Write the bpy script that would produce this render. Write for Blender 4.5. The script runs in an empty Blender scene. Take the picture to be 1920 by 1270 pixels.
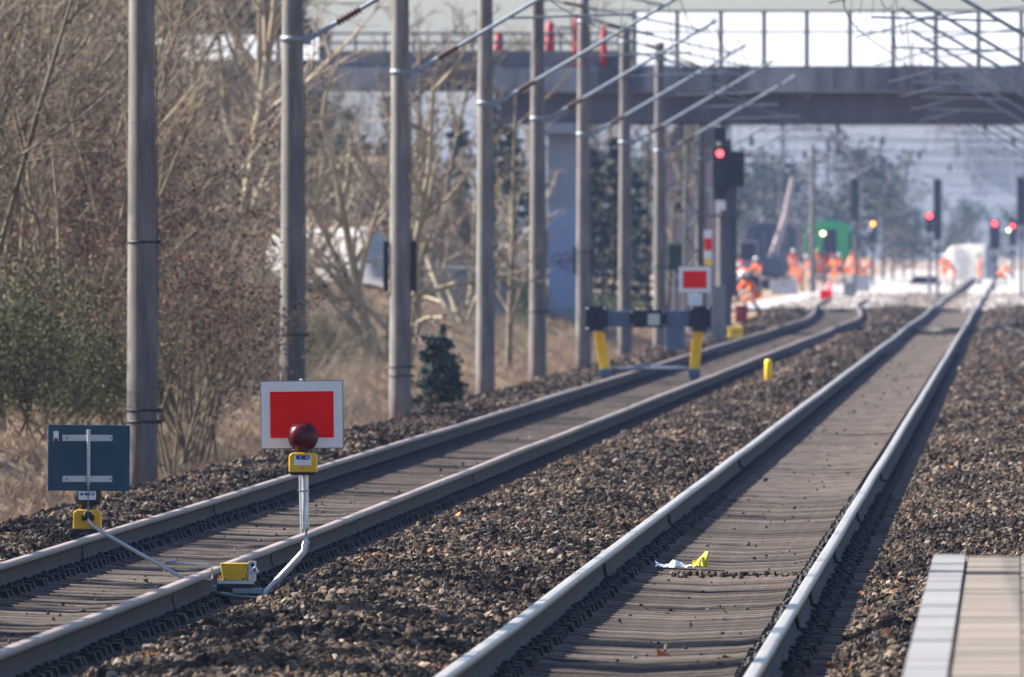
import bpy, bmesh, math, random
import numpy as np
from mathutils import Vector, Matrix

S = bpy.context.scene
COL = S.collection
R = math.radians
PI = math.pi

# ------------------------------------------------------------------ camera, world, sun, exposure
F = 29500.0            # focal length in photo pixels (1920 wide)
VX, VXL, HY, CZ = 1900.0, 1954.0, 463.0, 2.1     # vanishing points, horizon row, eye height over the rail heads
cam = bpy.data.cameras.new("camera"); cam_o = bpy.data.objects.new("camera", cam); COL.objects.link(cam_o)
cam.sensor_width = 36.0
cam.lens = F / 1920.0 * 36.0
cam.clip_start = 1.0; cam.clip_end = 9000.0
cam_o.location = (0, 0, CZ)
cam_o.rotation_euler = (PI / 2 - math.atan((635 - HY) / F), 0, math.atan((VX - 960) / F))
cam.dof.use_dof = True
cam.dof.focus_distance = 110.0
cam.dof.aperture_fstop = cam.lens / 1000 / 0.049
S.camera = cam_o

SUN_EL, SUN_AZ = R(36), R(-72)     # azimuth from the track direction, negative = to the left
to_sun = Vector((math.sin(SUN_AZ) * math.cos(SUN_EL), math.cos(SUN_AZ) * math.cos(SUN_EL), math.sin(SUN_EL)))
W = bpy.data.worlds.new("World"); S.world = W; W.use_nodes = True
nt = W.node_tree
sky = nt.nodes.new("ShaderNodeTexSky"); sky.sky_type = 'NISHITA'; sky.sun_disc = False
sky.sun_elevation = SUN_EL; sky.sun_rotation = SUN_AZ
sky.air_density = 1.0; sky.dust_density = 1.4; sky.ozone_density = 3.0
bg = nt.nodes["Background"]; bg.inputs[1].default_value = 0.064
nt.links.new(sky.outputs[0], bg.inputs[0])
sun = bpy.data.lights.new("sun", 'SUN'); sun.energy = 5.0; sun.angle = R(0.5); sun.color = (1.0, 0.93, 0.83)
sun_o = bpy.data.objects.new("sun", sun); COL.objects.link(sun_o)
sun_o.rotation_euler = to_sun.to_track_quat('Z', 'Y').to_euler()
S.view_settings.view_transform = 'Standard'; S.view_settings.look = 'None'
S.view_settings.exposure = 1.72; S.view_settings.gamma = 1.0
S.cycles.use_denoising = True
S.cycles.max_bounces = 6; S.cycles.diffuse_bounces = 2; S.cycles.glossy_bounces = 2
S.cycles.transmission_bounces = 4; S.cycles.transparent_max_bounces = 12; S.cycles.volume_bounces = 0
S.cycles.sample_clamp_indirect = 6.0

# ------------------------------------------------------------------ helpers
def P(px, py, Y):
    return Vector(((px - VX) * Y / F, Y, CZ - (py - HY) * Y / F))
def kx(Y):                      # the left track and its masts run a touch askew to the right track
    t = min(max((Y - 450.0) / 170.0, 0), 1)
    return (VXL - VX) / F * min(Y, 450.0) - 1.35 * t * t * (3 - 2 * t)
def tag(o, label=None, cat=None, group=None, kind=None):
    if label: o["label"] = label
    if cat: o["category"] = cat
    if group: o["group"] = group
    if kind: o["kind"] = kind
    return o
def thing(name, label, cat, loc=(0, 0, 0), rotz=0.0, group=None):
    o = bpy.data.objects.new(name, None); COL.objects.link(o)
    o.empty_display_size = 0.1
    o.location = loc; o.rotation_euler = (0, 0, rotz)
    return tag(o, label, cat, group)
def link_mesh(name, me, parent=None):
    o = bpy.data.objects.new(name, me); COL.objects.link(o)
    if parent: o.parent = parent
    return o
def copy_tree(o, parent=None, skip=()):
    c = o.copy(); COL.objects.link(c)
    if parent is not None: c.parent = parent
    for ch in list(o.children):
        if ch.name.split('.')[0] not in skip: copy_tree(ch, c, skip)
    return c

class MB:
    def __init__(s): s.v = []; s.f = []; s.m = []; s.sm = []
    def add(s, vs, fs, mat=0, smooth=False):
        b = len(s.v); s.v.extend([tuple(v) for v in vs])
        for f in fs:
            s.f.append([i + b for i in f]); s.m.append(mat); s.sm.append(smooth)
        return s
    def box(s, c, d, mat=0, M=None, top=(1, 1)):
        x, y, z = d[0] / 2, d[1] / 2, d[2] / 2
        vs = []
        for k, zz in ((0, -z), (1, z)):
            fx, fy = (1, 1) if k == 0 else top
            vs += [(-x * fx, -y * fy, zz), (x * fx, -y * fy, zz), (x * fx, y * fy, zz), (-x * fx, y * fy, zz)]
        vs = [Vector(v) for v in vs]
        if M is not None: vs = [M @ v for v in vs]
        vs = [v + Vector(c) for v in vs]
        return s.add(vs, [(3, 2, 1, 0), (4, 5, 6, 7), (0, 1, 5, 4), (1, 2, 6, 5), (2, 3, 7, 6), (3, 0, 4, 7)], mat)
    def tube(s, pts, r, n=8, mat=0, smooth=True, caps=True):
        pts = [Vector(p) for p in pts]
        rs = r if isinstance(r, (list, tuple)) else [r] * len(pts)
        rings = []; up = None
        for i, p in enumerate(pts):
            t = (pts[min(i + 1, len(pts) - 1)] - pts[max(i - 1, 0)]).normalized()
            if up is None:
                up = Vector((0, 0, 1)) if abs(t.z) < 0.9 else Vector((0, 1, 0))
            a = t.cross(up); a.normalize(); b = t.cross(a).normalized(); up = -b if False else up
            rings.append([p + (a * math.cos(2 * PI * k / n) + b * math.sin(2 * PI * k / n)) * rs[i] for k in range(n)])
        vs = [v for q in rings for v in q]; fs = []
        for i in range(len(pts) - 1):
            for k in range(n):
                k2 = (k + 1) % n
                fs.append((i * n + k, i * n + k2, (i + 1) * n + k2, (i + 1) * n + k))
        s.add(vs, fs, mat, smooth)
        if caps:
            s.add(rings[0], [tuple(range(n))], mat); s.add(rings[-1], [tuple(reversed(range(n)))], mat)
        return s
    def lathe(s, prof, n=20, mat=0, M=None, smooth=True):
        vs = []; fs = []
        for r, z in prof:
            for k in range(n):
                v = Vector((r * math.cos(2 * PI * k / n), r * math.sin(2 * PI * k / n), z))
                vs.append(M @ v if M is not None else v)
        for i in range(len(prof) - 1):
            for k in range(n):
                k2 = (k + 1) % n
                fs.append((i * n + k, i * n + k2, (i + 1) * n + k2, (i + 1) * n + k))
        fs.append(tuple(reversed(range(n)))); fs.append(tuple((len(prof) - 1) * n + k for k in range(n)))
        return s.add(vs, fs, mat, smooth)
    def prism(s, poly, y0, y1, mat=0):        # poly in x,z extruded along y
        n = len(poly)
        vs = [(x, y0, z) for x, z in poly] + [(x, y1, z) for x, z in poly]
        fs = [tuple(range(n)), tuple(reversed(range(n, 2 * n)))]
        fs += [(i, i + n, (i + 1) % n + n, (i + 1) % n) for i in range(n)]
        return s.add(vs, fs, mat)
    def build(s, name, mats, parent=None, bevel=0.0, M=None):
        me = bpy.data.meshes.new(name)
        me.from_pydata(s.v, [], s.f)
        for m in (mats if isinstance(mats, (list, tuple)) else [mats]): me.materials.append(m)
        me.polygons.foreach_set("material_index", s.m)
        me.polygons.foreach_set("use_smooth", s.sm)
        bm = bmesh.new(); bm.from_mesh(me)
        bmesh.ops.recalc_face_normals(bm, faces=bm.faces)
        if bevel:
            es = [e for e in bm.edges if len(e.link_faces) == 2 and e.calc_face_angle(0) > 0.6]
            bmesh.ops.bevel(bm, geom=es, offset=bevel, segments=2, profile=0.5, affect='EDGES')
        bm.to_mesh(me); bm.free()
        if M is not None: me.transform(M)
        me.update()
        return link_mesh(name, me, parent)

def np_mesh(name, verts, quads=None, tris=None, mats=(), mat_idx=None, smooth=False):
    me = bpy.data.meshes.new(name)
    verts = np.asarray(verts, dtype=np.float32)
    nq = 0 if quads is None else len(quads); ntr = 0 if tris is None else len(tris)
    me.vertices.add(len(verts)); me.vertices.foreach_set("co", verts.ravel())
    idx = []
    if nq: idx.append(np.asarray(quads, dtype=np.int32).ravel())
    if ntr: idx.append(np.asarray(tris, dtype=np.int32).ravel())
    idx = np.concatenate(idx)
    me.loops.add(len(idx)); me.loops.foreach_set("vertex_index", idx)
    me.polygons.add(nq + ntr)
    starts = np.concatenate([np.arange(nq) * 4, nq * 4 + np.arange(ntr) * 3]).astype(np.int32)
    me.polygons.foreach_set("loop_start", starts)
    for m in mats: me.materials.append(m)
    if mat_idx is not None: me.polygons.foreach_set("material_index", np.asarray(mat_idx, dtype=np.int32))
    if smooth: me.polygons.foreach_set("use_smooth", np.ones(nq + ntr, dtype=bool))
    me.update(calc_edges=True); me.validate()
    return me

# ------------------------------------------------------------------ materials
def mat(name, c1, c2=None, scale=8.0, rough=0.7, metal=0.0, bump=0.0, bscale=None, spec=0.4, detail=6.0, rnd=0.0,
        stretch=None, emit=None, estr=0.0, coat=0.0, mid=(0.35, 0.65)):
    m = bpy.data.materials.new(name); m.use_nodes = True
    n = m.node_tree.nodes; l = m.node_tree.links
    b = n["Principled BSDF"]
    b.inputs["Roughness"].default_value = rough; b.inputs["Metallic"].default_value = metal
    b.inputs["Specular IOR Level"].default_value = spec
    if coat: b.inputs["Coat Weight"].default_value = coat
    c2 = c2 or tuple(x * 0.7 for x in c1)
    if rough >= .7: spec = 0.0
    if metal < .5 and not any(w in name for w in ('sign', 'yellow', 'orange', 'green loco', 'helmet', 'alumin', 'film', 'lens', 'slate')): c1 = tuple(x * ALB for x in c1); c2 = tuple(x * ALB for x in c2)
    tc = n.new("ShaderNodeTexCoord"); src = tc.outputs["Object"]
    if stretch:
        mp = n.new("ShaderNodeMapping"); mp.inputs["Scale"].default_value = stretch
        l.new(src, mp.inputs[0]); src = mp.outputs[0]
    no = n.new("ShaderNodeTexNoise"); no.inputs["Scale"].default_value = scale; no.inputs["Detail"].default_value = detail
    no.inputs["Roughness"].default_value = 0.65
    l.new(src, no.inputs["Vector"])
    rp = n.new("ShaderNodeValToRGB")
    rp.color_ramp.elements[0].position = mid[0]; rp.color_ramp.elements[1].position = mid[1]
    rp.color_ramp.elements[0].color = (*c2, 1); rp.color_ramp.elements[1].color = (*c1, 1)
    l.new(no.outputs[0], rp.inputs[0])
    out = rp.outputs[0]
    if rnd:
        oi = n.new("ShaderNodeObjectInfo"); hv = n.new("ShaderNodeHueSaturation")
        mr = n.new("ShaderNodeMapRange"); mr.inputs[3].default_value = 1 - rnd; mr.inputs[4].default_value = 1 + rnd
        l.new(oi.outputs["Random"], mr.inputs[0]); l.new(mr.outputs[0], hv.inputs["Value"]); l.new(out, hv.inputs["Color"])
        out = hv.outputs[0]
    l.new(out, b.inputs["Base Color"])
    if bump:
        n2 = n.new("ShaderNodeTexNoise"); n2.inputs["Scale"].default_value = bscale or scale * 4; n2.inputs["Detail"].default_value = 5
        l.new(src, n2.inputs["Vector"])
        bp = n.new("ShaderNodeBump"); bp.inputs["Strength"].default_value = bump; bp.inputs["Distance"].default_value = 0.02
        l.new(n2.outputs[0], bp.inputs["Height"]); l.new(bp.outputs[0], b.inputs["Normal"])
    if emit:
        b.inputs["Emission Color"].default_value = (*emit, 1); b.inputs["Emission Strength"].default_value = estr
    return m

ALB = 0.72
M = {}
M['concrete'] = mat("mast concrete", (0.275, 0.255, 0.245), (0.11, 0.103, 0.10), 2.2, 0.85, bump=0.35, bscale=60, stretch=(3, 3, 0.5), rnd=0.12)
M['bridge'] = mat("bridge concrete", (0.26, 0.26, 0.29), (0.15, 0.15, 0.175), 0.5, 0.9, bump=0.2, bscale=8, stretch=(1, 1, 0.5))
M['pier'] = mat("pier concrete", (0.55, 0.57, 0.64), (0.44, 0.46, 0.54), 0.8, 0.9)
M['fascia'] = mat("edge beam concrete", (0.46, 0.46, 0.49), (0.12, 0.12, 0.14), 0.45, 0.9, stretch=(1, 1, 0.3), mid=(0.42, 0.58))
M['sleeper'] = mat("sleeper concrete", (0.19, 0.150, 0.128), (0.055, 0.045, 0.040), 4.0, 0.9, bump=0.5, bscale=60, rnd=0.45, stretch=(1.2, 6, 1), spec=0.2)
M['ballast'] = mat("ballast dust", (0.11, 0.093, 0.083), (0.04, 0.035, 0.033), 14.0, 0.95, bump=1.0, bscale=22, spec=0.1)
M['pale'] = mat("fresh ballast", (0.62, 0.59, 0.56), (0.42, 0.40, 0.39), 3.0, 0.95, bump=0.6, bscale=20, spec=0.1)
M['grass'] = mat("dry grass ground", (0.52, 0.38, 0.255), (0.24, 0.175, 0.115), 1.6, 0.95, bump=0.8, bscale=12, spec=0.1, detail=10)
M['straw'] = mat("dry grass blades", (0.54, 0.40, 0.275), (0.30, 0.22, 0.15), 3.0, 0.8, rnd=0.35, spec=0.2)
M['railtop'] = mat("rail running surface", (0.50, 0.46, 0.45), (0.38, 0.35, 0.34), 3.0, 0.4, metal=0.25, stretch=(30, 0.1, 1))
M['railtopdull'] = mat("dull rail running surface", (0.44, 0.34, 0.31), (0.30, 0.23, 0.21), 3.0, 0.55, metal=0.15, stretch=(30, 0.1, 1))
M['rail'] = mat("rusted rail side", (0.075, 0.042, 0.030), (0.035, 0.021, 0.017), 6.0, 0.75, bump=0.2, bscale=80, stretch=(4, 0.6, 4))
M['iron'] = mat("dark fastening steel", (0.020, 0.016, 0.015), (0.008, 0.007, 0.007), 20.0, 0.7)
M['black'] = mat("black rubber", (0.018, 0.019, 0.022), (0.01, 0.01, 0.012), 20.0, 0.55)
M['galv'] = mat("galvanised steel", (0.58, 0.62, 0.67), (0.42, 0.46, 0.52), 14.0, 0.38, metal=0.75)
M['galvblue'] = mat("galvanised blue grey tube", (0.36, 0.42, 0.50), (0.25, 0.30, 0.37), 6.0, 0.5, metal=0.4)
M['alu'] = mat("aluminium strip", (0.60, 0.62, 0.65), (0.50, 0.52, 0.55), 20.0, 0.45, metal=0.3)
M['slate'] = mat("slate blue sign back", (0.022, 0.075, 0.125), (0.018, 0.060, 0.105), 5.0, 0.5)
M['white'] = mat("white sign film", (0.82, 0.82, 0.84), (0.76, 0.76, 0.79), 6.0, 0.4)
M['red'] = mat("red sign film", (0.95, 0.006, 0.003), (0.90, 0.005, 0.003), 6.0, 0.55, spec=0.12)
M['edge'] = mat("sign edge", (0.12, 0.14, 0.18), None, 6.0, 0.4, metal=0.5)
M['yellow'] = mat("yellow plastic", (0.80, 0.47, 0.012), (0.72, 0.40, 0.010), 12.0, 0.45)
M['yellowp'] = mat("yellow paint", (1.2, 0.74, 0.02), (1.1, 0.66, 0.02), 5.0, 0.5)
M['blue'] = mat("blue print", (0.015, 0.09, 0.45), None, 5.0, 0.5)
M['greyprint'] = mat("grey print", (0.30, 0.30, 0.36), None, 5.0, 0.5)
M['pink'] = mat("faded pink paint", (0.55, 0.22, 0.36), None, 3.0, 0.8)
M['brass'] = mat("brass screw", (0.7, 0.5, 0.25), None, 5.0, 0.35, metal=0.9)
M['bluesteel'] = mat("blue grey painted beam", (0.16, 0.215, 0.33), (0.13, 0.18, 0.28), 3.0, 0.5)
M['navy'] = mat("navy black plate", (0.008, 0.014, 0.028), (0.006, 0.010, 0.02), 5.0, 0.45)
M['insul'] = mat("brown insulator", (0.11, 0.035, 0.028), (0.06, 0.02, 0.018), 10.0, 0.3)
M['wire'] = mat("catenary wire", (0.06, 0.06, 0.07), None, 8.0, 0.5, metal=0.5)
M['pave'] = mat("platform paver", (0.29, 0.24, 0.20), (0.16, 0.132, 0.112), 1.3, 0.9, stretch=(0.5, 3.0, 1), rnd=0.05)  # stretched noise puts cross bands of tree shade into the paver colour
M['pavewhite'] = mat("pale edge slab", (0.31, 0.305, 0.315), (0.20, 0.20, 0.21), 1.4, 0.85, stretch=(0.5, 2.2, 1))  # same bands of shade and light put into the edge slab colour
M['signaldark'] = mat("dark signal casing", (0.014, 0.02, 0.034), (0.01, 0.014, 0.024), 5.0, 0.5)
M['mastgrey'] = mat("grey painted steel", (0.16, 0.16, 0.19), (0.11, 0.11, 0.13), 4.0, 0.6)
M['redlamp'] = mat("lit red lamp", (0.8, 0.02, 0.02), None, 4.0, 0.4, emit=(1.0, 0.05, 0.06), estr=2.6)
M['amberlamp'] = mat("lit amber lamp", (0.9, 0.3, 0.02), None, 4.0, 0.4, emit=(1.0, 0.30, 0.04), estr=2.6)
M['warmlamp'] = mat("lit warm lamp", (0.9, 0.8, 0.5), None, 4.0, 0.4, emit=(1.0, 0.82, 0.45), estr=2.6)
M['redpost'] = mat("red painted post", (0.62, 0.045, 0.04), (0.52, 0.04, 0.035), 2.0, 0.6)
M['green'] = mat("green locomotive paint", (0.035, 0.36, 0.11), (0.028, 0.30, 0.09), 2.0, 0.5)
M['cabinet'] = mat("dark green cabinet", (0.03, 0.07, 0.06), None, 2.0, 0.6)
M['greycab'] = mat("grey cabinet", (0.33, 0.34, 0.36), (0.26, 0.27, 0.29), 2.0, 0.7)
M['house'] = mat("pinkish render", (0.46, 0.38, 0.38), (0.38, 0.31, 0.32), 0.6, 0.9)
M['roof'] = mat("grey roof tiles", (0.14, 0.13, 0.14), None, 2.0, 0.8)
M['window'] = mat("window glass", (0.02, 0.025, 0.035), None, 2.0, 0.1)
M['trainwhite'] = mat("white train paint", (0.62, 0.63, 0.66), (0.56, 0.57, 0.60), 1.0, 0.35)
M['orange'] = mat("orange workwear", (1.0, 0.22, 0.035), (0.9, 0.16, 0.02), 6.0, 0.7)
M['reflect'] = mat("silver reflective tape", (0.65, 0.65, 0.6), None, 6.0, 0.4)
M['skin'] = mat("skin", (0.50, 0.30, 0.22), (0.44, 0.26, 0.19), 10.0, 0.6)
M['boot'] = mat("dark boots", (0.03, 0.028, 0.03), None, 6.0, 0.7)
M['bark'] = mat("brown bark", (0.30, 0.25, 0.17), (0.12, 0.10, 0.07), 3.0, 0.9, rnd=0.3, spec=0.15)
M['twig'] = mat("brown twigs", (0.30, 0.24, 0.17), (0.12, 0.095, 0.07), 0.9, 0.9, rnd=0.4, spec=0.15)
M['palebark'] = mat("pale mossy bark", (0.52, 0.45, 0.34), (0.24, 0.21, 0.12), 2.2, 0.9, rnd=0.15, stretch=(1, 1, 0.4))
M['paletwig'] = mat("pale twigs", (0.42, 0.34, 0.26), (0.25, 0.20, 0.15), 1.5, 0.9, rnd=0.2)
M['deadleaf'] = mat("dead beech leaves", (0.22, 0.085, 0.05), (0.11, 0.045, 0.035), 2.0, 0.8, rnd=0.2)
M['olive'] = mat("olive shrub leaves", (0.105, 0.105, 0.022), (0.032, 0.038, 0.010), 1.2, 0.8, rnd=0.3)
M['needle'] = mat("evergreen needles", (0.050, 0.088, 0.034), (0.020, 0.038, 0.018), 0.8, 0.8, rnd=0.3)
M['bluegreen'] = mat("blue green needles", (0.035, 0.085, 0.060), (0.018, 0.045, 0.035), 2.0, 0.8)
M['leafgreen'] = mat("bright green leaves", (0.10, 0.17, 0.04), (0.05, 0.09, 0.025), 1.0, 0.8)
M['film'] = mat("crumpled white film", (1.1, 1.15, 1.2), (0.8, 0.92, 0.95), 40.0, 0.35)
M['filmy'] = mat("yellow film", (0.80, 0.68, 0.06), (0.62, 0.50, 0.05), 40.0, 0.4)
M['leaf'] = mat("fallen orange leaf", (0.55, 0.19, 0.04), (0.40, 0.12, 0.03), 20.0, 0.7)

def mat_redlens():
    m = mat("dark red lens", (0.085, 0.001, 0.005), (0.05, 0.001, 0.004), 30.0, 0.3, spec=0.25, coat=0.15)
    n = m.node_tree.nodes; l = m.node_tree.links
    tc = n.new("ShaderNodeTexCoord"); w = n.new("ShaderNodeTexVoronoi"); w.inputs["Scale"].default_value = 70
    l.new(tc.outputs["Object"], w.inputs["Vector"])
    bp = n.new("ShaderNodeBump"); bp.inputs["Strength"].default_value = 0.25; bp.inputs["Distance"].default_value = 0.003
    l.new(w.outputs[0], bp.inputs["Height"]); l.new(bp.outputs[0], n["Principled BSDF"].inputs["Normal"])
    return m
M['lens'] = mat_redlens()

def mat_panel():
    m = bpy.data.materials.new("translucent screen"); m.use_nodes = True
    n = m.node_tree.nodes; l = m.node_tree.links; n.remove(n["Principled BSDF"])
    t = n.new("ShaderNodeBsdfTransparent"); t.inputs[0].default_value = (0.92, 0.94, 0.97, 1)
    d = n.new("ShaderNodeBsdfTranslucent"); d.inputs[0].default_value = (0.85, 0.86, 0.88, 1)
    mx = n.new("ShaderNodeMixShader"); mx.inputs[0].default_value = 0.6
    l.new(t.outputs[0], mx.inputs[1]); l.new(d.outputs[0], mx.inputs[2]); l.new(mx.outputs[0], n["Material Output"].inputs[0])
    return m
M['panel'] = mat_panel()

def mat_stone(name, cols):
    m = bpy.data.materials.new(name); m.use_nodes = True
    n = m.node_tree.nodes; l = m.node_tree.links; b = n["Principled BSDF"]
    b.inputs["Roughness"].default_value = 0.9; b.inputs["Specular IOR Level"].default_value = 0.0
    oi = n.new("ShaderNodeObjectInfo"); rp = n.new("ShaderNodeValToRGB")
    rp.color_ramp.interpolation = 'LINEAR'
    e = rp.color_ramp.elements
    while len(e) < len(cols): e.new(0.5)
    for k, (p, c) in enumerate(cols):
        e[k].position = p; e[k].color = (c[0] * .60, c[1] * .575, c[2] * .555, 1)
    l.new(oi.outputs["Random"], rp.inputs[0])
    tc = n.new("ShaderNodeTexCoord"); no = n.new("ShaderNodeTexNoise"); no.inputs["Scale"].default_value = 40
    l.new(tc.outputs["Object"], no.inputs["Vector"])
    mp = n.new("ShaderNodeMapping"); mp.inputs["Scale"].default_value = (1.1, 0.16, 1); l.new(oi.outputs["Location"], mp.inputs[0])
    pn_ = n.new("ShaderNodeTexNoise"); pn_.inputs["Scale"].default_value = 1.0; pn_.inputs["Detail"].default_value = 3; l.new(mp.outputs[0], pn_.inputs["Vector"])
    pr = n.new("ShaderNodeValToRGB"); pr.color_ramp.elements[0].position = .36; pr.color_ramp.elements[1].position = .62
    pr.color_ramp.elements[0].color = (.62, .60, .62, 1); pr.color_ramp.elements[1].color = (1.4, 1.28, 1.14, 1); l.new(pn_.outputs[0], pr.inputs[0])
    m0 = n.new("ShaderNodeMix"); m0.data_type = 'RGBA'; m0.blend_type = 'MULTIPLY'; m0.inputs[0].default_value = 1.0
    l.new(rp.outputs[0], m0.inputs[6]); l.new(pr.outputs[0], m0.inputs[7]); rp = m0; rout = m0.outputs[2]
    mx = n.new("ShaderNodeMix"); mx.data_type = 'RGBA'; mx.blend_type = 'MULTIPLY'; mx.inputs[0].default_value = 0.5
    l.new(rout, mx.inputs[6]); l.new(no.outputs[0], mx.inputs[7]); l.new(mx.outputs[2], b.inputs["Base Color"])
    return m
M['stone'] = mat_stone("ballast stone", [(0.0, (0.04, 0.037, 0.037)), (0.3, (0.10, 0.09, 0.083)), (0.6, (0.17, 0.15, 0.135)),
                                         (0.85, (0.28, 0.24, 0.21)), (0.955, (0.50, 0.46, 0.42)), (0.985, (0.40, 0.20, 0.10)), (1.0, (0.60, 0.58, 0.56))])
M['palestone'] = mat_stone("fresh ballast stone", [(0.0, (0.40, 0.38, 0.37)), (0.5, (0.58, 0.55, 0.52)), (1.0, (0.75, 0.72, 0.69))])

# ------------------------------------------------------------------ terrain
LT, RT = -6.16, -2.045          # track centres
def smooth(a, b, x):
    t = np.clip((x - a) / (b - a), 0, 1); return t * t * (3 - 2 * t)
KX = lambda Y: (VXL - VX) / F * np.minimum(Y, 450.0) - 1.35 * smooth(450.0, 620.0, Y)
def wav(X, Y, f, s):
    return np.sin(X * f * 1.3 + s + 1.7 * np.sin(Y * f * 0.31 + s * 2)) * np.cos(Y * f * 0.23 + s * 3 + 0.8 * np.sin(X * f * .7))
def ground_z(X, Y):
    X = np.asarray(X, float); Y = np.asarray(Y, float); x = X - KX(Y)
    z = np.interp(x, [-200, -60, -25, -14.5, -10.4, -9.3, -8.4, 2.6, 3.6, 30, 200], [3.5, 2.6, 1.7, 0.75, -0.75, -0.75, -0.66, -0.66, -0.8, -0.6, 0.5])
    z = z + 0.10 * wav(X, Y, 1.1, 0.3) * smooth(-9.6, -11.5, x) + 0.22 * wav(X, Y, 0.35, 1.3) * smooth(-11, -15, x)
    bank = smooth(-13.4, -17.5, x) * smooth(380, 418, Y) * (1 - smooth(428, 456, Y))     # road embankment up to the bridge
    z = z + bank * (4.6 - z)
    far = smooth(480, 620, Y)
    return z * (1 - far) + far * np.where(np.abs(X) < 40, -0.55, z)
def ballast_z(X, Y):
    X = np.asarray(X, float); Y = np.asarray(Y, float); x = X - KX(Y)
    lz = np.interp(x, [-9.3, -8.35, -7.55, -7.18, -5.18, -4.85, -4.2], [-0.80, -0.16, -0.13, -0.243, -0.243, -0.15, -0.075])
    rz = np.interp(X, [-4.2, -3.25, -2.92, -2.86, -1.02, -0.72, 0.1, 1.9, 3.0], [-0.075, -0.13, -0.17, -0.243, -0.243, -0.15, -0.08, -0.10, -0.80])
    w = smooth(-4.3, -3.6, x)
    z = lz * (1 - w) + rz * w
    mound = smooth(-0.235, -0.15, z)
    return z + mound * (0.022 * wav(X, Y, 3.1, 0.2) + 0.02 * wav(X, Y, 1.3, 2.2))
def grid(xs, ys, zf, shear):
    X, Y = np.meshgrid(xs, ys); X = X + shear(X, Y); Z = zf(X, Y)
    v = np.stack([X, Y, Z], -1).reshape(-1, 3); nx, ny = len(xs), len(ys)
    i = (np.arange(ny - 1)[:, None] * nx + np.arange(nx - 1)[None]).ravel()
    return v, np.stack([i, i + 1, i + nx + 1, i + nx], 1)
xs = np.unique(np.concatenate([np.linspace(-700, -60, 14), np.linspace(-60, -26, 30), np.linspace(-26, -8, 70), np.linspace(-8, 4, 14), np.linspace(4, 40, 14), np.linspace(40, 500, 10)]))
ys = np.unique(np.concatenate([np.linspace(-30, 110, 20), np.linspace(110, 420, 180), np.linspace(420, 700, 60), np.linspace(700, 3600, 40)]))
v, q = grid(xs, ys, ground_z, lambda X, Y: KX(Y))
g = link_mesh("ground", np_mesh("ground", v, q, mats=[M['grass']], smooth=True)); tag(g, kind="structure")
xs = np.unique(np.concatenate([np.linspace(-9.3, -7.1, 20), np.linspace(-7.1, -5.2, 14), np.linspace(-5.2, -2.8, 36), np.linspace(-2.8, -1.0, 12), np.linspace(-1.0, 3.0, 32)]))
ys = np.concatenate([np.arange(40, 80, 2), np.arange(80, 200, 0.35), np.arange(200, 400, 1.2), np.arange(400, 565, 3)])
v, q = grid(xs, ys, ballast_z, lambda X, Y: KX(Y) * (1 - smooth(-4.6, -3.4, X)))
g = link_mesh("gravel_ground", np_mesh("gravel_ground", v, q, mats=[M['ballast']], smooth=True)); tag(g, kind="structure")
xs = np.linspace(-10.5, 9, 40); ys = np.concatenate([np.linspace(561, 700, 90), np.linspace(705, 1500, 40)])
v, q = grid(xs, ys, lambda X, Y: -0.235 + 0.03 * wav(X, Y, 1.0, 0.5) + 0.10 * smooth(1.1, 1.5, np.abs(X + 3.6)) * smooth(561, 566, Y), lambda X, Y: 0 * X)
g = link_mesh("fresh_gravel", np_mesh("fresh_gravel", v, q, mats=[M['pale']], smooth=True)); tag(g, kind="structure")

# scatter (stuff): one object, geometry nodes put a stone or a tuft on each of its points
def scatter(name, pts, scl, kind_fn, material, label=None):
    me = bpy.data.meshes.new(name); me.vertices.add(len(pts)); me.vertices.foreach_set("co", np.asarray(pts, np.float32).ravel())
    a = me.attributes.new("size", 'FLOAT', 'POINT'); a.data.foreach_set("value", np.asarray(scl, np.float32))
    me.materials.append(material)
    o = link_mesh(name, me); tag(o, kind="stuff")
    ng = bpy.data.node_groups.new(name, 'GeometryNodeTree')
    ng.interface.new_socket("Geometry", in_out='INPUT', socket_type='NodeSocketGeometry')
    ng.interface.new_socket("Geometry", in_out='OUTPUT', socket_type='NodeSocketGeometry')
    n = ng.nodes; l = ng.links
    gi = n.new("NodeGroupInput"); go = n.new("NodeGroupOutput")
    join = n.new("GeometryNodeJoinGeometry")
    variants = kind_fn(n, l)
    for out in variants:
        sm = n.new("GeometryNodeSetMaterial"); sm.inputs["Material"].default_value = material
        l.new(out, sm.inputs[0])
        g2 = n.new("GeometryNodeGeometryToInstance"); l.new(sm.outputs[0], g2.inputs[0]); l.new(g2.outputs[0], join.inputs[0])
    iop = n.new("GeometryNodeInstanceOnPoints"); iop.inputs["Pick Instance"].default_value = True
    l.new(gi.outputs[0], iop.inputs["Points"]); l.new(join.outputs[0], iop.inputs["Instance"])
    ri = n.new("FunctionNodeRandomValue"); ri.data_type = 'INT'; ri.inputs[4].default_value = 0; ri.inputs[5].default_value = len(variants) - 1
    l.new(ri.outputs[2], iop.inputs["Instance Index"])
    rr = n.new("FunctionNodeRandomValue"); rr.data_type = 'FLOAT_VECTOR'; rr.inputs["Seed"].default_value = 3
    full = 2 * PI if variants and kind_fn is stones else 0.35
    rr.inputs[0].default_value = (0 if kind_fn is stones else -full, 0 if kind_fn is stones else -full, 0); rr.inputs[1].default_value = (full, full, 2 * PI)
    l.new(rr.outputs[0], iop.inputs["Rotation"])
    at = n.new("GeometryNodeInputNamedAttribute"); at.data_type = 'FLOAT'; at.inputs[0].default_value = "size"
    l.new(at.outputs[0], iop.inputs["Scale"])
    l.new(iop.outputs[0], go.inputs[0])
    md = o.modifiers.new("scatter", 'NODES'); md.node_group = ng
    return o
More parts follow.
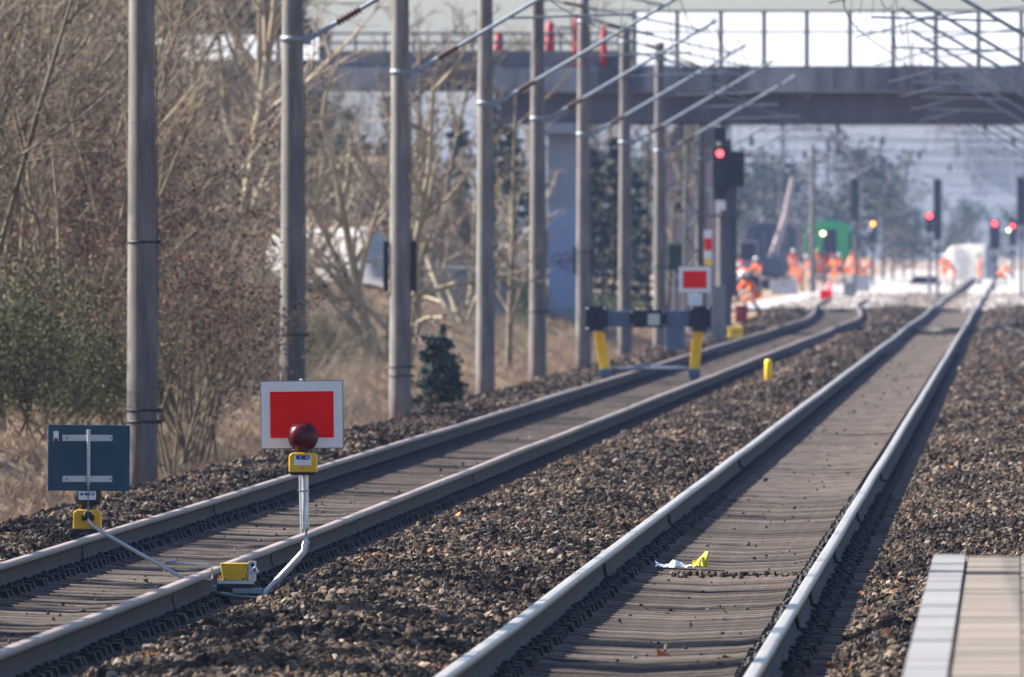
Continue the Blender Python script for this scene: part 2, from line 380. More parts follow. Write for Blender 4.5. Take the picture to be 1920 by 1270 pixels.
def stones(n, l):
    outs = []
    for k, sc in enumerate([(1, .8, .6), (1.1, .7, .7), (.9, .9, .7), (1.2, .75, .5), (1, 1, .62), (.85, .7, .85)]):
        ic = n.new("GeometryNodeMeshIcoSphere"); ic.inputs["Radius"].default_value = 0.5; ic.inputs["Subdivisions"].default_value = 2
        sp = n.new("GeometryNodeSetPosition"); l.new(ic.outputs[0], sp.inputs[0])
        ns = n.new("ShaderNodeTexNoise"); ns.noise_dimensions = '4D'; ns.inputs["W"].default_value = 7.3 * k; ns.inputs["Scale"].default_value = 1.7
        ns.inputs["Detail"].default_value = 1.0
        sb = n.new("ShaderNodeVectorMath"); sb.operation = 'SUBTRACT'; sb.inputs[1].default_value = (.5, .5, .5); l.new(ns.outputs["Color"], sb.inputs[0])
        ml = n.new("ShaderNodeVectorMath"); ml.operation = 'SCALE'; ml.inputs["Scale"].default_value = 1.15; l.new(sb.outputs[0], ml.inputs[0])
        l.new(ml.outputs[0], sp.inputs["Offset"])
        tr = n.new("GeometryNodeTransform"); tr.inputs["Scale"].default_value = sc; l.new(sp.outputs[0], tr.inputs[0])
        outs.append(tr.outputs[0])
    return outs
def tufts(n, l):
    outs = []; rg = random.Random(5)
    for k in range(4):
        jn = n.new("GeometryNodeJoinGeometry")
        for b in range(11):
            co = n.new("GeometryNodeMeshCone"); co.inputs["Vertices"].default_value = 3; co.inputs["Radius Bottom"].default_value = 0.016
            h = rg.uniform(.5, 1.0); co.inputs["Depth"].default_value = h
            tr = n.new("GeometryNodeTransform"); l.new(co.outputs[0], tr.inputs[0])
            a = rg.uniform(0, 6.28); d = rg.uniform(0.02, 0.16)
            tr.inputs["Translation"].default_value = (d * math.cos(a), d * math.sin(a), -0.05)
            tr.inputs["Rotation"].default_value = (rg.gauss(0, .5), rg.gauss(0, .5), a)
            l.new(tr.outputs[0], jn.inputs[0])
        outs.append(jn.outputs[0])
    return outs
rng = np.random.default_rng(7)
def ballast_points(y0, y1, dens, size):
    out = []; sc = []
    area = 12.3 * (y1 - y0); n = int(area * dens)
    Y = y0 + (y1 - y0) * rng.random(n); x = -9.2 + 12.0 * rng.random(n)
    w = 1 - smooth(-4.6, -3.4, x); X = x + KX(Y) * w
    xl = X - KX(Y)
    bed = ((xl > -7.25) & (xl < -5.14)) | ((X > -2.88) & (X < -0.98))
    fade = ((xl > -7.35) & (xl < -4.9)) | ((X > -2.95) & (X < -0.80))
    keep = (~bed | (rng.random(n) < 0.006)) & (~(fade & ~bed) | (rng.random(n) < 0.6))
    # nothing outside the picture to the left or right
    px = VX + X / Y * F
    keep &= (px > -500) & ((px < 2300) | (rng.random(n) < .6))
    keep &= ~((Y < 79.5) & (X > -0.42))
    X, Y, bed = X[keep], Y[keep], bed[keep]
    Z = ballast_z(X, Y) + 0.034 * rng.random(len(X)) ** 1.5 - .006
    s = size * (0.5 + 0.7 * rng.random(len(X)) ** 1.3) * np.where(rng.random(len(X)) < .10, 1.5, 1.0)
    s[bed] *= 0.5; Z[bed] += 0.012
    return np.stack([X, Y, Z], 1), s
pp = [ballast_points(70, 150, 540, 0.060), ballast_points(150, 240, 300, 0.072), ballast_points(240, 380, 130, 0.10), ballast_points(380, 560, 55, 0.13)]
# a low heap of stray stones across the sleepers of the right track
n = 80; X = RT + rng.uniform(-.35, .62, n); Y = 110.2 + rng.normal(0, .12, n)
pp.append((np.stack([X, Y, np.full(n, -0.205) + 0.02 * rng.random(n)], 1), rng.uniform(0.02, 0.045, n)))
o = scatter("loose_stones", np.concatenate([p[0] for p in pp]), np.concatenate([p[1] for p in pp]), stones, M['stone'])
n = 5000; X = rng.uniform(-9, 4, n); Y = 562 + 200 * rng.random(n) ** 1.5
o = scatter("fresh_gravel_stones", np.stack([X, Y, np.full(n, -0.17)], 1), rng.uniform(.08, .2, n), stones, M['palestone'])
n = 50000; Y = 125 + 330 * rng.random(n) ** 1.2; xl = -9.3 - 9.5 * rng.random(n) ** 1.3; X = xl + KX(Y)
px = VX + X / Y * F; k = px > -100; X, Y = X[k], Y[k]
patch = wav(X, Y, 0.9, 4.0)
h = (0.13 + 0.20 * rng.random(len(X))) * (0.8 + 0.4 * patch)
o = scatter("dry_grass", np.stack([X, Y, ground_z(X, Y) + h * 0.42], 1), h, tufts, M['straw'])

# ------------------------------------------------------------------ railway tracks
RAIL = [(-.036, -.012), (-.030, -.002), (-.016, 0), (.016, 0), (.030, -.002), (.036, -.012), (.036, -.038), (.010, -.051), (.008, -.070),
        (.008, -.128), (.018, -.143), (.075, -.160), (.075, -.172), (-.075, -.172), (-.075, -.160), (-.018, -.143), (-.008, -.128), (-.008, -.070), (-.010, -.051), (-.036, -.038)]
def rail_mesh(xf, y0, y1, step, dull, seed):
    ys = [y0]
    while ys[-1] < y1: ys.append(ys[-1] + step * (1 if ys[-1] < 250 else 3))
    n = len(RAIL); vs = []; fs = []; mi = []
    for y in ys:
        wx = 0.0015 * math.sin(y * .13 + seed) + 0.0015 * math.sin(y * .31 + 2 * seed)
        wz = 0.0025 * math.sin(y * .09 + seed * 3) + 0.002 * math.sin(y * .23 + seed)
        if y > 300: wx += 0.02 * math.sin(y * .05 + seed) * min(1, (y - 300) / 150); wz += 0.012 * math.sin(y * .06 + 1) * min(1, (y - 300) / 150)
        vs += [(xf(y) + x + wx, y, z + wz) for x, z in RAIL]
    for i in range(len(ys) - 1):
        for k in range(n):
            k2 = (k + 1) % n
            fs.append((i * n + k, (i + 1) * n + k, (i + 1) * n + k2, i * n + k2)); mi.append(0 if k in (0, 1, 2, 3, 4, 19) or k == 5 else 1)
    return np_mesh("rail", vs, fs, mats=[M['railtopdull'] if dull else M['railtop'], M['rail']], mat_idx=mi)
def sleeper_arrays():
    sec = [(-1.3, -.205), (-1.0, -.195), (-.90, -.187), (-.60, -.187), (-.45, -.205), (0, -.222), (.45, -.205), (.60, -.187), (.90, -.187), (1.0, -.195), (1.3, -.205)]
    vs = []; fs = []
    for x, z in sec:
        vs += [(x, -.15, z - .18), (x, -.12, z - .012), (x, -.105, z), (x, .105, z), (x, .12, z - .012), (x, .15, z - .18)]
    for i in range(len(sec) - 1):
        for k in range(5): fs.append((i * 6 + k, i * 6 + k + 1, (i + 1) * 6 + k + 1, (i + 1) * 6 + k))
    e = (len(sec) - 1) * 6
    fs += [(0, 5, 4, 1), (1, 4, 3, 2), (e, e + 1, e + 4, e + 5), (e + 1, e + 2, e + 3, e + 4)]
    return vs, fs
SV, SF = sleeper_arrays()
FB = []
for sx in (-.7535, .7535):
    for q_ in (-1, 1):
        fb = MB(); FB.append(fb)
        fb.box((sx + q_ * .128, 0, -.165), (.12, .12, .05), 0, top=(.7, .85))
        fb.tube([(sx + q_ * .16, -.06, -.150), (sx + q_ * .09, -.065, -.143), (sx + q_ * .062, -.03, -.140), (sx + q_ * .10, 0, -.138), (sx + q_ * .062, .03, -.140), (sx + q_ * .09, .065, -.143), (sx + q_ * .16, .06, -.150)], .009, 5)
        fb.lathe([(.018, -.16), (.018, -.118), (.010, -.112)], 6, 0, Matrix.Translation((sx + q_ * .115, 0, 0)))
fast_src = None; sleeper_me = np_mesh("sleeper", SV, [f for f in SF], mats=[M['sleeper']])
def track(label, xf, y0, y1, s0, dull, seed):
    global fast_src
    t = thing("railway_track", label, "railway track", (0, 0, 0))
    for sgn in (-1, 1):
        link_mesh("rail", rail_mesh(lambda y: xf(y) + sgn * .7535, y0, y1, 2.0, dull, seed + sgn), t)
    if fast_src is None:
        fast_src = []
        for fb in FB:
            fo = fb.build("rail_fastening", M['iron']); fast_src.append(fo.data); bpy.data.objects.remove(fo)
    rg = random.Random(seed)
    ys = np.arange(y0 + .3, y1, 0.6)
    near = [y for y in ys if s0 <= y][:100]
    for y in near:
        o = link_mesh("sleeper", sleeper_me, t); o.location = (xf(y) + rg.uniform(-.015, .015), y, rg.uniform(-.005, .004))
        for fm in fast_src: link_mesh("rail_fastening", fm, o)
    rest = [y for y in ys if y not in near]
    sv = np.array(SV); sf = np.array(SF)
    off = np.array([(xf(y) + rg.uniform(-.015, .015), y, rg.uniform(-.005, .004)) for y in rest])
    V = (sv[None] + off[:, None]).reshape(-1, 3); Q = (sf[None] + (np.arange(len(rest)) * len(sv))[:, None, None]).reshape(-1, 4)
    o = link_mesh("sleeper", np_mesh("sleepers", V, Q, mats=[M['sleeper']]), t); tag(o, kind="stuff")
    b = MB()
    for y in rest:
        if y > 330: continue
        for sx in (-.7535, .7535):
            for q_ in (-1, 1):
                b.box((xf(y) + sx + q_ * .125, y, -.165), (.11, .17, .045), 0, top=(.7, .8))
                b.box((xf(y) + sx + q_ * .115, y, -.13), (.04, .04, .03), 0)
    o = b.build("rail_fastening", M['iron'], t); tag(o, kind="stuff")
    return t
lx = lambda y: LT + kx(y)
rx = lambda y: RT
trl = track("closed railway track with dull brown rails carrying the stop boards", lx, 60, 640, 83.5, True, 1)
trr = track("railway track with shiny rails running past the platform end", rx, 60, 1100, 83.5, False, 4)
# black bond clamps on the rails
b = MB()
def clamp(b, x, y, side):
    b.tube([(x + side * .012, y, -.05), (x + side * .022, y, -.10), (x + side * .03, y, -.135), (x + side * .085, y, -.150), (x + side * .09, y, -.19)], .014, 6)
    b.box((x + side * .05, y, -.142), (.03, .5, .022))
for y in (92.5, 98.7, 112.0, 128.5, 151.0): clamp(b, RT + .7535, y, 1)
for y in (107.0, 127.0, 160.0): clamp(b, RT - .7535, y, 1)
b.build("bond_clamp", M['black'], trr)
b = MB()
for y in (97.5, 110.0, 131.0, 149.0):
    x = lx(y) + .7535 if y in (97.5, 110.0, 149.0) else lx(y) - .7535
    b.tube([(x + .012, y, -.045), (x + .016, y, -.10), (x + .03, y, -.14)], .006, 6)
b.tube([(lx(113) - .7535 + .012, 113, -.045), (lx(113) - .7535 + .016, 113, -.12), (lx(113) - .7535 + .06, 112.6, -.15)], .007, 6)
b.build("bond_wire", M['black'], trl)

# ------------------------------------------------------------------ platform
PX0, PZ, PY1 = -0.40, 0.55, 79.3
pl = thing("platform", "low paved station platform end with a pale edge strip, lower right corner", "platform", (0, 0, 0))
b = MB(); b.box((PX0 + 2.0 + .03, 30, PZ / 2 - .45), (3.94, PY1 * 2 - 60 - .1, PZ + .82)); b.build("platform_base", M['bridge'], pl)
b = MB(); rg = random.Random(2); y = -20.0
while y < PY1:
    y2 = min(y + 1.0, PY1); b.box((PX0 + .08, (y + y2) / 2, PZ - .04 + rg.uniform(-.003, .003)), (.16, y2 - y - .012, .08)); y = y2
b.build("edge_slab", M['pavewhite'], pl)
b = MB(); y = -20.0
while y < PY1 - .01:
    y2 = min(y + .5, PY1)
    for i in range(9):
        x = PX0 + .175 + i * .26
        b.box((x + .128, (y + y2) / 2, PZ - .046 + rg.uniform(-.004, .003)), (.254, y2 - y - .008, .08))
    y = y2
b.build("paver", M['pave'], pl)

# ------------------------------------------------------------------ overhead line masts
def mast_parts(root, side, H=7.1, detail=True, zb=-0.9, z_arm=4.65, straps=(), plates=None, r0=.165, r1=.112, reach=3.2, far=False):
    """local origin at the mast foot on the ground; z measured from rail level by adding zb"""
    o = -zb
    prof = []
    for k in range(12):
        t = k / 11; prof.append((r0 + (r1 - r0) * t, t * (H + o)))
    b = MB(); b.lathe(prof, 20)
    sh = b.build("mast_shaft", M['concrete'], root)
    rz = lambda z: r0 + (r1 - r0) * (z + o) / (H + o)
    # cantilever: lower strut with insulator, tie tube, steady arm
    za = z_arm; s = side; ra = rz(za)
    b = MB()
    b.lathe([(ra + .012, za + o - .035), (ra + .012, za + o + .035)], 18)
    b.box((s * (ra + .05), 0, za + o), (.10, .06, .14))
    b.build("mast_bracket", M['galvblue'], root)
    b = MB(); b.lathe([(rz(6.7) + .012, 6.7 + o - .03), (rz(6.7) + .012, 6.7 + o + .03)], 18); b.box((s * (rz(6.7) + .03), 0, 6.7 + o), (.07, .05, .1)); b.build("mast_bracket", M['galvblue'], root)
    A = Vector((s * (ra + .08), 0, za + o)); B = Vector((s * reach, 0, za + o + .57 * (reach - ra)))
    d = (B - A).normalized()
    b = MB()
    b.tube([A, A + d * .42], .032, 8); b.tube([A + d * .72, B], .030, 8)
    T0 = Vector((s * (rz(6.7) + .02), 0, 6.7 + o)); T1 = B - d * .25 + Vector((0, 0, .03))
    b.tube([T0, T0 + (T1 - T0) * .12], .02, 6); b.tube([T0 + (T1 - T0) * .26, T1], .02, 6)
    b.tube([A + d * 1.55, A + d * 1.55 + Vector((s * 1.9, 0, .06))], .02, 6)
    E = A + d * 1.55 + Vector((s * 1.9, 0, .06))
    b.tube([E - Vector((s * .9, 0, 0)), E + Vector((s * -.1, 0, -.22)), E + Vector((s * .25, 0, -.30))], .014, 6)
    b.tube([B, B + Vector((s * .12, 0, .08))], .04, 6)
    ct = b.build("cantilever_tube", M['galvblue'], root)
    b = MB()
    def ins(p, dd, L, r):
        n = 5 if far else 7; M4 = Matrix.Translation(p) @ dd.to_track_quat('Z', 'Y').to_matrix().to_4x4()
        pr = []
        for k in range(n):
            z = L * k / n; pr += [(r * .55, z), (r, z + L / n * .3), (r, z + L / n * .5), (r * .55, z + L / n * .8)]
        b.lathe(pr, 10, 0, M4)
    ins(A + d * .40, d, .34, .058)
    td = (T1 - T0).normalized(); ins(T0 + (T1 - T0) * .12, td, (T1 - T0).length * .14, .045)
    b.build("insulator", M['insul'], ct)
    if detail:
        b = MB()
        for z in straps:
            r = rz(z) + .004; b.lathe([(r, z + o - .012), (r + .006, z + o - .012), (r + .006, z + o + .012), (r, z + o + .012)], 18)
            b.box((s * (r + .02), -.02, z + o), (.06, .03, .04))
        if straps: b.build("steel_strap", M['black'], root)
        if plates:
            z0, z1, wd = plates
            for q_ in (-1, 1):
                b = MB(); b.box((q_ * (rz(z0) + wd / 2 + .015), -.02, (z0 + z1) / 2 + o), (wd, .05, z1 - z0)); b.build("side_plate", M['black'], root, bevel=.004)
        b = MB()
        for z in (.6, 2.35, 3.4):
            r = rz(z) + .001; b.lathe([(r, z + o - .005), (r + .003, z + o), (r, z + o + .005)], 20)
        b.tube([(s * (r0 * .85), .02, .3), (s * (rz(2) + .012), .02, 2 + o), (s * (rz(4) + .012), .02, 4.2 + o)], .008, 5)
        b.build("earthing_wire", M['mastgrey'], root)
    return sh
ordn = ["first", "second", "third", "fourth", "fifth", "sixth", "seventh", "eighth"]
# pixel centre near foot, straps, plates
LM = [(265, 4.85, [(2.15), (0.40), (0.28)], None, "thickest concrete mast, behind the dark sign back, with two black straps near its foot"),
      (548, 4.70, [1.0], None, "concrete catenary mast standing right behind the white and red stop board"),
      (750, 4.65, [.35, .22], (1.45, 2.18, .075), "concrete catenary mast with a dark upright plate on either side"),
      (910, 4.52, [], None, "concrete catenary mast just before the dark end of the bridge girder"),
      (1008, 4.48, [.9], None, "concrete catenary mast overlapping the near edge of the blue panelled bridge pier"),
      (1094, 4.40, [2.0], (1.55, 2.1, .05), "concrete catenary mast between the bridge pier and the first buffer"),
      (1172, 4.45, [], None, "concrete catenary mast behind the middle of the yellow legged buffer stop"),
      (1237, 4.45, [1.6], None, "concrete catenary mast beside the small dark green hanging box")]
mast_d = []
for i, (px, za, straps, plates, lab) in enumerate(LM):
    s = (VXL - px) / 9.36; d = F / s; mast_d.append(d)
    x = -9.36 + kx(d); zb = float(ground_z(x, d)) - 0.05
    t = thing("catenary_mast", lab, "mast", (x, d, zb), 0, "catenary masts along the left track")
    mast_parts(t, 1, [8.6, 8.6, 8.4, 8.0, 7.6, 7.2, 7.1, 7.1][i], True, zb, za, straps, plates)
    if i == 0:
        b = MB(); b.box((0, 0, .12), (.62, .62, .36)); b.build("foundation", M['bridge'], t, bevel=.02)
    if i == 2:
        b = MB(); b.box((.2, -.05, .28), (.10, .16, .14)); b.build("junction_box", M['black'], t, bevel=.01)
proto = thing("catenary_mast", "distant hazy catenary mast beyond the road bridge on the left side", "mast", (0, 0, 0), 0, "distant masts on the left")
mast_parts(proto, 1, 7.1, False, -.6, 4.5, far=True)
protoR = thing("catenary_mast", "mast right of the tracks whose slanting arm reaches in from the right edge", "mast", (0, 0, 0), 0, "masts along the right track")
mast_parts(protoR, -1, 7.3, False, -.3, 4.65, reach=3.35, far=True)
first = True
for d in (432, 462, 775):
    o = proto if first else copy_tree(proto); first = False
    o.location = (-9.36 + kx(d), d, -.6)
first = True
for d in [max(60, mast_d[0] - 34)] + mast_d + [mast_d[-1] + 38 + 37 * i for i in range(16)]:
    o = protoR if first else copy_tree(protoR); first = False
    o.location = (1.36, d + 3, -.3)
    if d > 420: o["label"] = "distant hazy mast right of the tracks beyond the road bridge"; o["group"] = "distant masts on the right"

# overhead wires
def wire_run(label, xf, y0, y1, posts, zc=5.25, zm=6.35):
    t = thing("overhead_line", label, "overhead wire", (0, 0, 0))
    ys = sorted(set([y0, y1] + [p for p in posts if y0 < p < y1])); c = MB(); m = MB(); nd = 0
    cpts = []; mpts = []
    for a, b_ in zip(ys[:-1], ys[1:]):
        n = 6
        for k in range(n):
            u = k / n; y = a + (b_ - a) * u; st = .22 * math.sin(y * .05)
            cpts.append((xf(y) + st, y, zc)); mpts.append((xf(y) + st * .3, y, zm - .55 * 4 * u * (1 - u) * .8))
            if nd < 90 and k in (1, 3, 5):
                dr = MB(); dr.tube([cpts[-1], mpts[-1]], .005, 4); dr.build('dropper', M['wire'], t); nd += 1
    m.tube(mpts, .009, 5); c.tube(cpts, .009, 5)
    c.build("contact_wire", M['wire'], t); m.build("messenger_wire", M['wire'], t)
    return t
wire_run("overhead contact and messenger wires above the left closed track", lx, 60, 1050, mast_d + [420 + 36 * i for i in range(17)])
wire_run("overhead contact and messenger wires above the right track", rx, 60, 1050, [x + 3 for x in mast_d] + [420 + 37 * i for i in range(17)])
# head spans far down the line
for i, d in enumerate((560, 640, 740, 860, 1000)):
    t = thing("head_span", "hazy cross wires spanning the far station tracks beyond the bridge", "overhead wire", (0, d, 0), 0, "far head spans")
    for sx in (-15 + i * .8, 6.0 + i * 1.1):
        b = MB(); z = 9.0
        b.tube([(sx - .2, 0, -.6), (sx - .06, 0, z)], .05, 6); b.tube([(sx + .2, 0, -.6), (sx + .06, 0, z)], .05, 6)
        for k in range(12):
            q_ = -1 if k % 2 else 1; z0 = -.4 + k * .78
            b.tube([(sx + q_ * .18 * (1 - k / 16), 0, z0), (sx - q_ * .18 * (1 - k / 16), 0, z0 + .74)], .022, 4)
        b.build("lattice_mast", M['mastgrey'], t)
    b = MB(); x0, x1 = -15 + i * .8, 6.0 + i * 1.1
    for zz, sag in ((8.3, 1.2), (6.4, 0), (5.5, 0)):
        b.tube([(x0 + (x1 - x0) * u / 12, 0, zz - sag * 4 * (u / 12) * (1 - u / 12)) for u in range(13)], .016, 5)
    for u in range(1, 12):
        x = x0 + (x1 - x0) * u / 12; b.tube([(x, 0, 8.3 - 1.2 * 4 * (u / 12) * (1 - u / 12)), (x, 0, 5.5)], .01, 4)
    for u in (2, 5, 8, 10):
        x = x0 + (x1 - x0) * u / 12; b.box((x, 0, 6.4), (.16, .16, .35)); b.tube([(x, 0, 5.5), (x + .9, 0, 5.3)], .02, 4)
    b.build("span_wire", M['wire'], t)

# ------------------------------------------------------------------ road bridge
BD = 415.0; bs = F / BD
def bx(px): return (px - VX) / bs
def bz(py): return CZ + (HY - py) / bs
br = thing("road_bridge", "concrete road bridge with screened railing crossing over both tracks", "bridge", (0, BD, 0))
zt, zf, zg = bz(128), bz(172), bz(229)
b = MB(); b.box(((bx(200) + 14) / 2, 5.0, (zt + zf) / 2 + .05), (14 - bx(200), 9.4, zt - zf - .1)); b.build("deck", M['bridge'], br)
b = MB(); x = bx(200); rg = random.Random(4)
while x < 14:
    w = 3.2; b.box((x + w / 2, .12, (zt + zf) / 2), (w - .02, .24, zt - zf)); x += w
b.build("edge_beam", M['fascia'], br, bevel=.015)
b = MB()
for yy in (.9, 4.2, 8.0): b.box(((bx(925) + 14) / 2, yy + .35, (zf + zg) / 2), (14 - bx(925), .7, zf - zg))
b.box(((bx(925) + 14) / 2, 5.0, zg + .5), (14 - bx(925) - .1, 7.0, .06)); b.build("girder", M['bridge'], br)
b = MB()
b.box(((bx(1024) + bx(1080)) / 2, 2.2, (zg + -.9) / 2 - .15), (bx(1080) - bx(1024), 1.4, zg + .9 - .3))
b.box(((bx(1015) + bx(1090)) / 2, 3.6, zg - .16), (bx(1095) - bx(1012), 6.0, .30)); pier = b.build("pier", M['pier'], br, bevel=.02)
M['pierblue'] = mat("pale blue paint", (0.55, 0.66, 0.90), (0.48, 0.58, 0.82), 1.5, 0.8)
b = MB(); b.box(((bx(1025) + bx(1079)) / 2, 1.495, (bz(391) + bz(577)) / 2), (bx(1079) - bx(1025), .02, bz(391) - bz(577))); pn = b.build("painted_panel", M['pierblue'], pier)
b = MB()
gx = lambda px: bx(px); gz_ = lambda py: bz(py)
for pts in ([(1030, 488), (1036, 478), (1046, 476), (1052, 486), (1044, 494), (1050, 503)], [(1052, 480), (1060, 474), (1068, 480), (1062, 490), (1070, 494)], [(1033, 494), (1046, 489), (1060, 492), (1074, 484)], [(1046, 498), (1058, 500), (1066, 506)]):
    b.tube([(gx(x), 1.482, gz_(y)) for x, y in pts], .022, 5)
b.build("graffiti", M['pink'], pn)
b = MB(); b.box((bx(300), 4.0, 1.9), (1.6, 8, 6.6)); b.build("abutment", M['bridge'], br)
for zz, r in ((bz(21), .032), (bz(60), .022), (bz(126), .03)):
    b = MB(); b.tube([(bx(1186), .1, zz), (14, .1, zz)], r, 6); b.build("handrail", M['mastgrey'], br)
pxs = [1190, 1270, 1352, 1433, 1513, 1594, 1675, 1755, 1835, 1915, 1996, 2076, 2156, 2236, 2316, 2396, 2476]
for p in pxs:
    b = MB(); b.box((bx(p), .1, (bz(20) + zt) / 2 - .1), (.10, .08, bz(20) - zt + .2)); b.build("railing_post", M['mastgrey'], br)
for p, p2 in zip(pxs[:-1], pxs[1:]):
    b = MB(); b.box(((bx(p) + bx(p2)) / 2, .16, (bz(24) + bz(124)) / 2), (bx(p2) - bx(p) - .12, .012, bz(24) - bz(124))); b.build("screen_panel", M['panel'], br)
# the part left of the screens: low parapet, guard rails and older pale panels
b = MB(); b.box(((bx(600) + bx(1184)) / 2, .55, (zt + bz(95)) / 2), (bx(1184) - bx(600), .16, bz(95) - zt)); b.build("parapet", M['bridge'], br)
b = MB()
for zz in (bz(62), bz(80)): b.tube([(bx(600), .55, zz), (bx(1184), .55, zz)], .035, 6)
b.tube([(bx(1000), .1, bz(19)), (bx(1188), .1, bz(19))], .02, 6)
for p in range(610, 1184, 55): b.box((bx(p), .55, (bz(60) + bz(95)) / 2), (.06, .06, bz(60) - bz(95)))
b.build("guard_rail", M['mastgrey'], br)
for k in range(5):
    x0, x1 = bx(200 + 80 * k), bx(280 + 80 * k)
    b = MB(); b.box(((x0 + x1) / 2, .16, (bz(66) + bz(112)) / 2), (x1 - x0 - .1, .012, bz(66) - bz(112))); b.build("screen_panel", M['panel'], br)
    b = MB(); b.box((x0, .12, (bz(66) + zt) / 2), (.10, .1, bz(66) - zt)); b.build("railing_post", M['mastgrey'], br)
RP = [(903, 12, 55, 130, "thin red post on the bridge deck, leftmost of the red posts"), (934, 17, 58, 98, "short faded red post on the bridge just right of a concrete mast"),
      (1030, 18, 38, 92, "broad round topped red post on the bridge above the guard rail"), (1079, 10, 26, 130, "tallest thin red post on the bridge, with a dark crossbar"),
      (1132, 14, 45, 130, "tapering red post on the bridge left of the railing screens")]
for px, w, y0, y1, lab in RP:
    yb = .35 if y1 > 120 else .8; zb0 = zt if y1 > 120 else bz(97)
    t = thing("red_post", lab, "post", (bx(px), BD + yb, zb0), 0, "red posts on the bridge")
    h = bz(y0) - zb0; r = w / bs / 2
    b = MB(); b.lathe([(r, 0), (r, h * .35), (r * .86, h * .45), (r * .8, h * .8), (r * .55, h * .93), (r * .25, h)], 12); b.build("post_body", M['redpost'], t)
    b = MB(); b.lathe([(r + .01, h * .55), (r + .01, h * .6)], 12)
    if h > 1: b.box((.25 if px > 1100 else -.2, 0, h * (.25 if px > 1100 else .74)), (.5, .05, .07))
    b.build("cross_bar", M['mastgrey'], t)

# ------------------------------------------------------------------ stop boards clamped to the near rail of the left track
D1 = 101.0; s1 = F / D1
def L1(px, py, dy=0.0): return P(px, py, D1 + dy)
def lamp_parts(root, c, front, back_view=False):
    """c = centre bottom of the yellow case"""
    f = -1 if front else 1
    b = MB(); w, h, dd = .180, .125, .11
    b.prism([(-w / 2, 0), (w / 2, 0), (w / 2, h * .86), (w / 2 - .02, h), (-w / 2 + .02, h), (-w / 2, h * .86)], -dd / 2, dd / 2)
    case = b.build("lamp_case", M['yellow'], root, bevel=.008, M=Matrix.Translation(c))
    b = MB(); b.box(c + Vector((0, 0, -.008)), (w * .9, dd * .92, .022)); b.build("case_foot", M['black'], case)
    b = MB(); mx = Matrix.Translation(c + Vector((0, 0, h + .10))) @ Matrix.Rotation(PI / 2, 4, 'X')
    prof = [(.012, -.052), (.055, -.044), (.082, -.026), (.091, -.008), (.091, .008), (.082, .026), (.055, .044), (.012, .052)]
    b.lathe(prof, 32, 0, mx); b.box(c + Vector((0, 0, h + .012)), (.07, .07, .04))
    ln = b.build("lamp_lens", M['black'] if back_view else M['lens'], root)
    if not back_view:
        b = MB(); b.lathe([(.093, -.010), (.096, -.008), (.096, .008), (.093, .010)], 32, 0, mx); b.build("lens_ring", M['lens'], ln)
    return case, ln
st = thing("stop_board", "red and white stop board on a bent galvanised pipe with a round red lamp", "sign", L1(420, 1108))
o0 = st.location.copy()
def loc(px, py, dy=0.0): return L1(px, py, dy) - o0
# pipe
pipe = [loc(395, 1108), loc(440, 1117), loc(480, 1121), loc(494, 1116), loc(505, 1105), loc(560, 1046), loc(570, 1034), loc(573.5, 1018), loc(573, 990), loc(572, 940), loc(571, 884)]
b = MB(); b.tube(pipe, .0225, 14); b.tube([loc(563, 884, .02), loc(564, 934, .03), loc(566, 1000, .02)], .012, 8)
b.tube([loc(557, 921, -.02), loc(579, 921, -.02)], .007, 6)
b.build("bent_pipe", M['galv'], st)
b = MB(); b.box(loc(463, 1109, -.02), (.19, .1, .035), 0); b.box(loc(405, 1105), (.07, .07, .04), 0); b.build("base_channel", M['galvblue'], st, bevel=.004)
# board : slightly tilted
Mb = Matrix.Translation(loc(565.5, 778, .05)) @ Matrix.Rotation(R(-.6), 4, 'Y') @ Matrix.Rotation(R(4), 4, 'Z')
b = MB(); b.box((0, 0, 0), (.534, .012, .440)); bd = b.build("board", M['edge'], st, bevel=.003, M=Mb)
b = MB(); b.box((0, -.0075, 0), (.522, .003, .428)); b.build("white_face", M['white'], bd, M=Mb)
b = MB(); b.box((0, -.0105, .0), (.408, .003, .298)); b.build("red_field", M['red'], bd, M=Mb)
b = MB(); b.tube([loc(565, 716, .065), loc(566, 850, .065)], .014, 8)
for yy in (745, 810): b.box(loc(566, yy, .058), (.36, .006, .04))
b.build("back_strut", M['galv'], bd)
b = MB(); b.lathe([(.004, 0), (.012, .004), (.012, .014), (.004, .018)], 10, 0, Matrix.Translation(loc(565, 716, .05))); b.build("top_bolt", M['galv'], bd)
case, ln = lamp_parts(st, loc(568, 886, -.06), True)
b = MB(); b.box(loc(567, 864, -.118), (.112, .003, .062)); stk = b.build("sticker", M['white'], case)
b = MB(); cs = []
for k in range(9): cs.append((math.cos(PI / 2 + PI * k / 8), math.sin(PI / 2 + PI * k / 8)))
poly = [(-.032 + .014 * x, .014 * y) for x, y in cs] + [(.032 - .014 * x, -.014 * y) for x, y in cs]
cc = loc(567.5, 858.5, -.1205)
b.prism([(x, z) for x, z in poly], -.001, .001); b.build("sticker_print", M['blue'], stk, M=Matrix.Translation(cc))
b = MB(); b.box(cc + Vector((-.018, -.002, .002)), (.006, .001, .012)); b.box(cc + Vector((-.014, -.002, -.004)), (.013, .001, .004)); b.box(cc + Vector((.028, -.002, 0)), (.02, .001, .009)); b.box(cc + Vector((0, -.002, -.027)), (.05, .001, .004))
b.build("sticker_lettering", M['alu'], stk)
b = MB(); b.lathe([(.009, 0), (.009, .006), (.004, .009)], 12, 0, Matrix.Translation(loc(567, 876.5, -.113)) @ Matrix.Rotation(PI / 2, 4, 'X')); b.build("case_screw", M['brass'], case)

